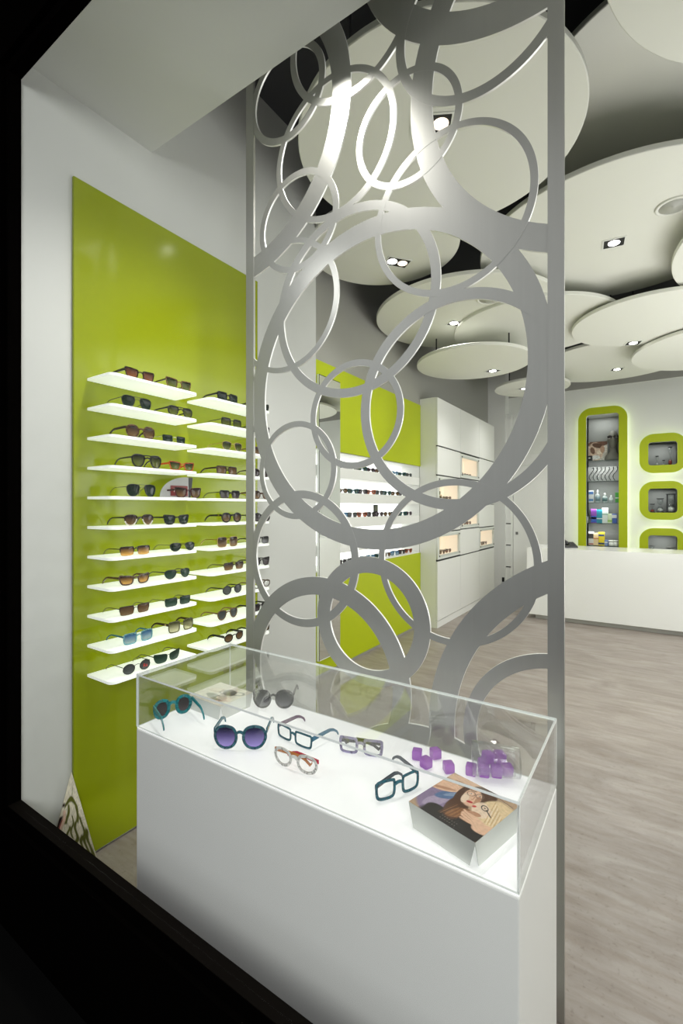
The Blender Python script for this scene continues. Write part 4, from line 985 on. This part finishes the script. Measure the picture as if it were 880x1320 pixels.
# cords
cd = empty('cord_display', (nx(776), YN + .03, shelfz[1] + .0008), 0, 'grey card hung with wavy dark glasses cords on the second niche shelf', 'display')
MB().box((-.24, .03, 0), (.24, .036, .245)).build('card', pbr('pale grey card', srgb(170, 172, 170), .5), cd)
for j in range(7):
    x = -.19 + j * .058
    pts = [(x + .02 - .03 * math.sin(t_ * 5.2) + .01 * t_, .015, .015 + .215 * t_) for t_ in [q / 14 for q in range(15)]]
    m = MB().tube(pts, .0042, 6); m.tube([(x + .02 - .03 * math.sin(5.2) + .01, .015, .23), (x + .05, .015, .235), (x + .06, .015, .225)], .007, 6); m.build('cord', pbr('matt black cord', (.006, .006, .006), .9, spec=.1), cd)
def pbox(px, k, w, h, col, label, band=None, cap=None, d=.06):
    o = empty('product_box', (nx(px), YN - .04, shelfz[k] + .0008), 0, label, 'box', NG)
    MB().bbox((-w / 2, -d / 2, 0), (w / 2, d / 2, h), .002, 1).build('carton', pbr('carton ' + label, col, .4), o)
    if band: MB().box((-w / 2 + .002, -d / 2 - .001, h * band[1]), (w / 2 - .002, -d / 2 - .0002, h * band[2])).build('printed_band', pbr('band ' + label, band[0], .4), o)
    if cap: MB().box((-w / 2 + .004, -d / 2 - .001, h * cap[1]), (w / 2 - .004, -d / 2 - .0002, h * cap[2])).build('printed_title', pbr('title ' + label, cap[0], .4), o)
def bottle(px, k, r, h, col, label, capc=(.85, .86, .86), lab=None):
    o = empty('bottle', (nx(px), YN - .04, shelfz[k] + .0008), 0, label, 'bottle', NG)
    MB().lathe([(r * .95, 0), (r, .004), (r, h * .58), (r * .8, h * .66), (r * .35, h * .72), (r * .35, h * .76)], seg=18).build('body', pbr('bottle ' + label, col, .2), o)
    MB().lathe([(r * .42, h * .765), (r * .36, h * .9), (r * .16, h)], seg=14).build('cap', pbr('cap ' + label, capc, .35), o)
    if lab: MB().lathe([(r * 1.01, h * .12), (r * 1.01, h * .48)], seg=18).build('paper_label', pbr('lbl ' + label, lab, .4), o)
WH = (.75, .77, .78)
pbox(762, 2, .075, .20, WH, 'white box with blue rounds on the third niche shelf', ((.08, .2, .5), .68, .9), ((.1, .25, .5), .12, .3))
bottle(770.3, 2, .038, .205, (.55, .62, .62), 'taller dropper bottle beside the white and blue box', lab=(.2, .3, .34))
bottle(779.5, 2, .036, .155, (.55, .62, .62), 'grey-labelled dropper bottle in the middle of the third niche shelf', lab=(.12, .22, .22))
bottle(787.5, 2, .032, .12, (.62, .68, .68), 'smallest pale dropper bottle on the third niche shelf', lab=(.5, .56, .58))
pbox(795.2, 2, .05, .16, (.08, .42, .08), 'bright green box at the end of the third niche shelf', (WH, .4, .5))
bottle(756.6, 3, .02, .155, (.6, .66, .68), 'slim clear bottle at the outer end of the fourth niche shelf')
pbox(765.5, 3, .085, .235, (.22, .06, .38), 'violet and blue box on the fourth niche shelf', ((.03, .10, .5), .05, .5), (WH, .28, .42))
pbox(772.8, 3, .085, .225, (.02, .26, .36), 'teal box between violet box and white carton', (WH, .3, .36))
pbox(780, 3, .085, .25, (.66, .72, .70), 'white carton with green stripe, tallest on the fourth niche shelf', ((.25, .42, .32), .55, .62))
pbox(786.2, 3, .07, .155, (.62, .72, .5), 'pale green and white box on the fourth niche shelf', ((.3, .5, .1), .15, .35))
pbox(791.7, 3, .075, .155, (.04, .10, .42), 'dark blue and white box on the fourth niche shelf', (WH, .55, .9))
pbox(762, 4, .078, .225, (.72, .70, .68), 'white box with dark and red print on the lowest niche shelf', ((.06, .05, .05), .5, .85), ((.5, .1, .08), .05, .14))
pbox(768.6, 4, .08, .205, (.82, .62, .36), 'cream orange box beside the yellow box', ((.55, .15, .06), .52, .6))
pbox(775.3, 4, .09, .22, (.85, .66, .02), 'bright yellow box on the lowest niche shelf', ((.03, .05, .12), .08, .22), ((.05, .08, .2), .7, .85))
pbox(781.5, 4, .05, .095, (.2, .28, .58), 'short blue and white box beside the yellow box', (WH, .5, .7))
for px, w in ((788, 'white plastic case nearest the short blue box'), (794, 'white plastic case at the far end of the lowest niche shelf')):
    o = empty('lens_case', (nx(px), YN - .04, shelfz[4] + .0008), 0, w, 'lens case', NG)
    MB().lathe([(.036, 0), (.04, .005), (.04, .065)], seg=18).build('body', WHITEL, o); MB().lathe([(.042, .0655), (.042, .088), (.036, .094)], seg=18).build('lid', WHITEL, o)
# hourglasses
SAND = {'red': pbr('red sand', (.5, .05, .03), .7), 'white': pbr('white sand', (.85, .85, .83), .7)}
HGL = glassy('hourglass glass', (.9, .92, .92), 2.0)
def hourglass(k, px, w, h, sand, label, caps=BLK, posts=False):
    i = SM_I[k]; o = empty('hourglass', (nx(px), YN - .02, i[2] + .0008), 0, label, 'hourglass', 'hourglasses in the small niches')
    r = w / 2; t_ = .012
    MB().lathe([(r, 0), (r, t_)], seg=24).build('base_cap', caps, o); MB().lathe([(r, h - t_), (r, h)], seg=24).build('top_cap', caps, o)
    hb = h - 2 * t_; g = r * .82
    MB().lathe([(g * .7, t_ + .0005), (g, t_ + hb * .1), (g, t_ + hb * .25), (g * .55, t_ + hb * .42), (g * .09, t_ + hb * .5), (g * .55, t_ + hb * .58), (g, t_ + hb * .75), (g, t_ + hb * .9), (g * .7, t_ + hb - .0005)], seg=24).build('glass_bulb', HGL, o)
    MB().lathe([(g * .66, t_ + .002), (g * .93, t_ + hb * .1), (g * .9, t_ + hb * .2), (.0, t_ + hb * .31)], seg=20).build('sand', SAND[sand], o)
    if posts:
        for j in range(4):
            a = PI / 4 + j * PI / 2; MB().box((r * .86 * math.cos(a) * 1.1 - .009, r * .86 * math.sin(a) - .009, t_), (r * .86 * math.cos(a) * 1.1 + .009, r * .86 * math.sin(a) + .009, h - t_)).build('post', caps, o)
hourglass(0, 846.5, .045, .16, 'white', 'slim clear hourglass with dark cap in the top small niche')
hourglass(0, 855, .035, .09, 'white', 'shortest hourglass in the top small niche')
hourglass(0, 863.5, .06, .29, 'red', 'hourglass with red sand in the top small niche')
hourglass(1, 840.5, .07, .135, 'red', 'shortest black-capped hourglass in the middle small niche')
hourglass(1, 850.5, .10, .22, 'white', 'medium black-capped hourglass with white sand in the middle small niche')
hourglass(1, 864.5, .145, .29, 'white', 'large hourglass in a black post frame in the middle small niche', posts=True)
hourglass(2, 840, .07, .19, 'white', 'grey hourglass on one side of the lowest small niche', pbr('grey cap', (.2, .2, .2), .5))
hourglass(2, 864, .12, .17, 'white', 'wider grey hourglass on the other side of the lowest small niche', pbr('grey cap', (.2, .2, .2), .5))

# ================================================================== LIGHT
def area(loc, rot, sx_, sy_, e, col=(1, .98, .95)):
    l = bpy.data.lights.new('area', 'AREA'); l.shape = 'RECTANGLE'; l.size = sx_; l.size_y = sy_; l.energy = e; l.color = col
    o = bpy.data.objects.new('area', l); COL.objects.link(o); o.location = loc; o.rotation_euler = rot; return o
def point(loc, e, r, col=(1, .98, .95)):
    l = bpy.data.lights.new('point', 'POINT'); l.energy = e; l.shadow_soft_size = r; l.color = col
    o = bpy.data.objects.new('point', l); COL.objects.link(o); o.location = loc; return o
def spot(loc, to, e, ang, r=.05, blend=.7, col=(1, .97, .92)):
    l = bpy.data.lights.new('spot', 'SPOT'); l.energy = e; l.spot_size = math.radians(ang); l.spot_blend = blend; l.shadow_soft_size = r; l.color = col
    o = bpy.data.objects.new('spot', l); COL.objects.link(o); o.location = loc
    o.rotation_euler = (Vector(to) - Vector(loc)).to_track_quat('-Z', 'Y').to_euler(); return o
area((1.9, -1.7, 2.7), (math.radians(60), 0, math.radians(42)), 1.6, 1.4, 98, (1, 1, .98))      # unseen fill added outside to brighten the case front
area((1.6, 4.2, 3.1), (0, 0, 0), 2.0, 4.0, 45, (1, 1, .98))  # unseen soft fill from above, added for the room
area((1.5, 4.3, .9), (PI, 0, 0), 2.2, 4.0, 60, (1, 1, .97))  # unseen uplight added to brighten the disc undersides
point((1.9, 3.4, 1.7), 32, .5, (1, 1, .98)); point((1.7, 5.6, 1.7), 48, .5, (1, 1, .98)); point((-.2, 3.9, .9), 9, .35, (1, 1, .98))  # unseen fill points added to brighten discs, floor and rear of the shop
spot((-1.02, 1.30, 3.19), (-1.12, 1.22, .8), 70, 135, .06)
point((-1.25, 1.10, 2.55), 2.0, .12, (1, 1, .98))  # unseen point added to lift the soffit and left wall
spot((.35, 1.12, 3.18), (-.2, 1.2, .8), 35, 120, .06)
for (i, c) in ((TALL_I, 1.5), (SM_I[0], .9), (SM_I[1], .9), (SM_I[2], .9)):
    area(((i[0] + i[1]) / 2, YB + .10, i[3] - .012), (0, 0, 0), (i[1] - i[0]) * .7, .12, c, (1, 1, .97))
for z in shelfz[1:]: area(((TALL_I[0] + TALL_I[1]) / 2, YB + .03, z + .25), (math.radians(50), 0, 0), .4, .03, .7, (1, 1, .97))  # unseen strips added to brighten the niche below its top shelf
w = bpy.data.worlds.new('world'); scn.world = w; w.use_nodes = True
nt = w.node_tree; bg = nt.nodes['Background']; tc = nt.nodes.new('ShaderNodeTexCoord')          # made-up gradient, brighter to one side so the metal screen grades across
dp = nt.nodes.new('ShaderNodeVectorMath'); dp.operation = 'DOT_PRODUCT'; dp.inputs[1].default_value = (-.82, -.55, .15)
nt.links.new(tc.outputs['Generated'], dp.inputs[0])
mr = nt.nodes.new('ShaderNodeMapRange'); mr.inputs['From Min'].default_value = .5; mr.inputs['From Max'].default_value = .95; mr.inputs['To Min'].default_value = .07; mr.inputs['To Max'].default_value = .95
nt.links.new(dp.outputs['Value'], mr.inputs['Value']); nt.links.new(mr.outputs[0], bg.inputs[1]); bg.inputs[0].default_value = (.97, .98, 1, 1)
scn.view_settings.view_transform = 'Standard'; scn.view_settings.exposure = 0.0
cy = scn.cycles
cy.use_denoising = True; cy.max_bounces = 10; cy.diffuse_bounces = 5; cy.glossy_bounces = 5; cy.transparent_max_bounces = 32; cy.transmission_bounces = 8
cy.caustics_reflective = False; cy.caustics_refractive = False; cy.sample_clamp_indirect = 4.0
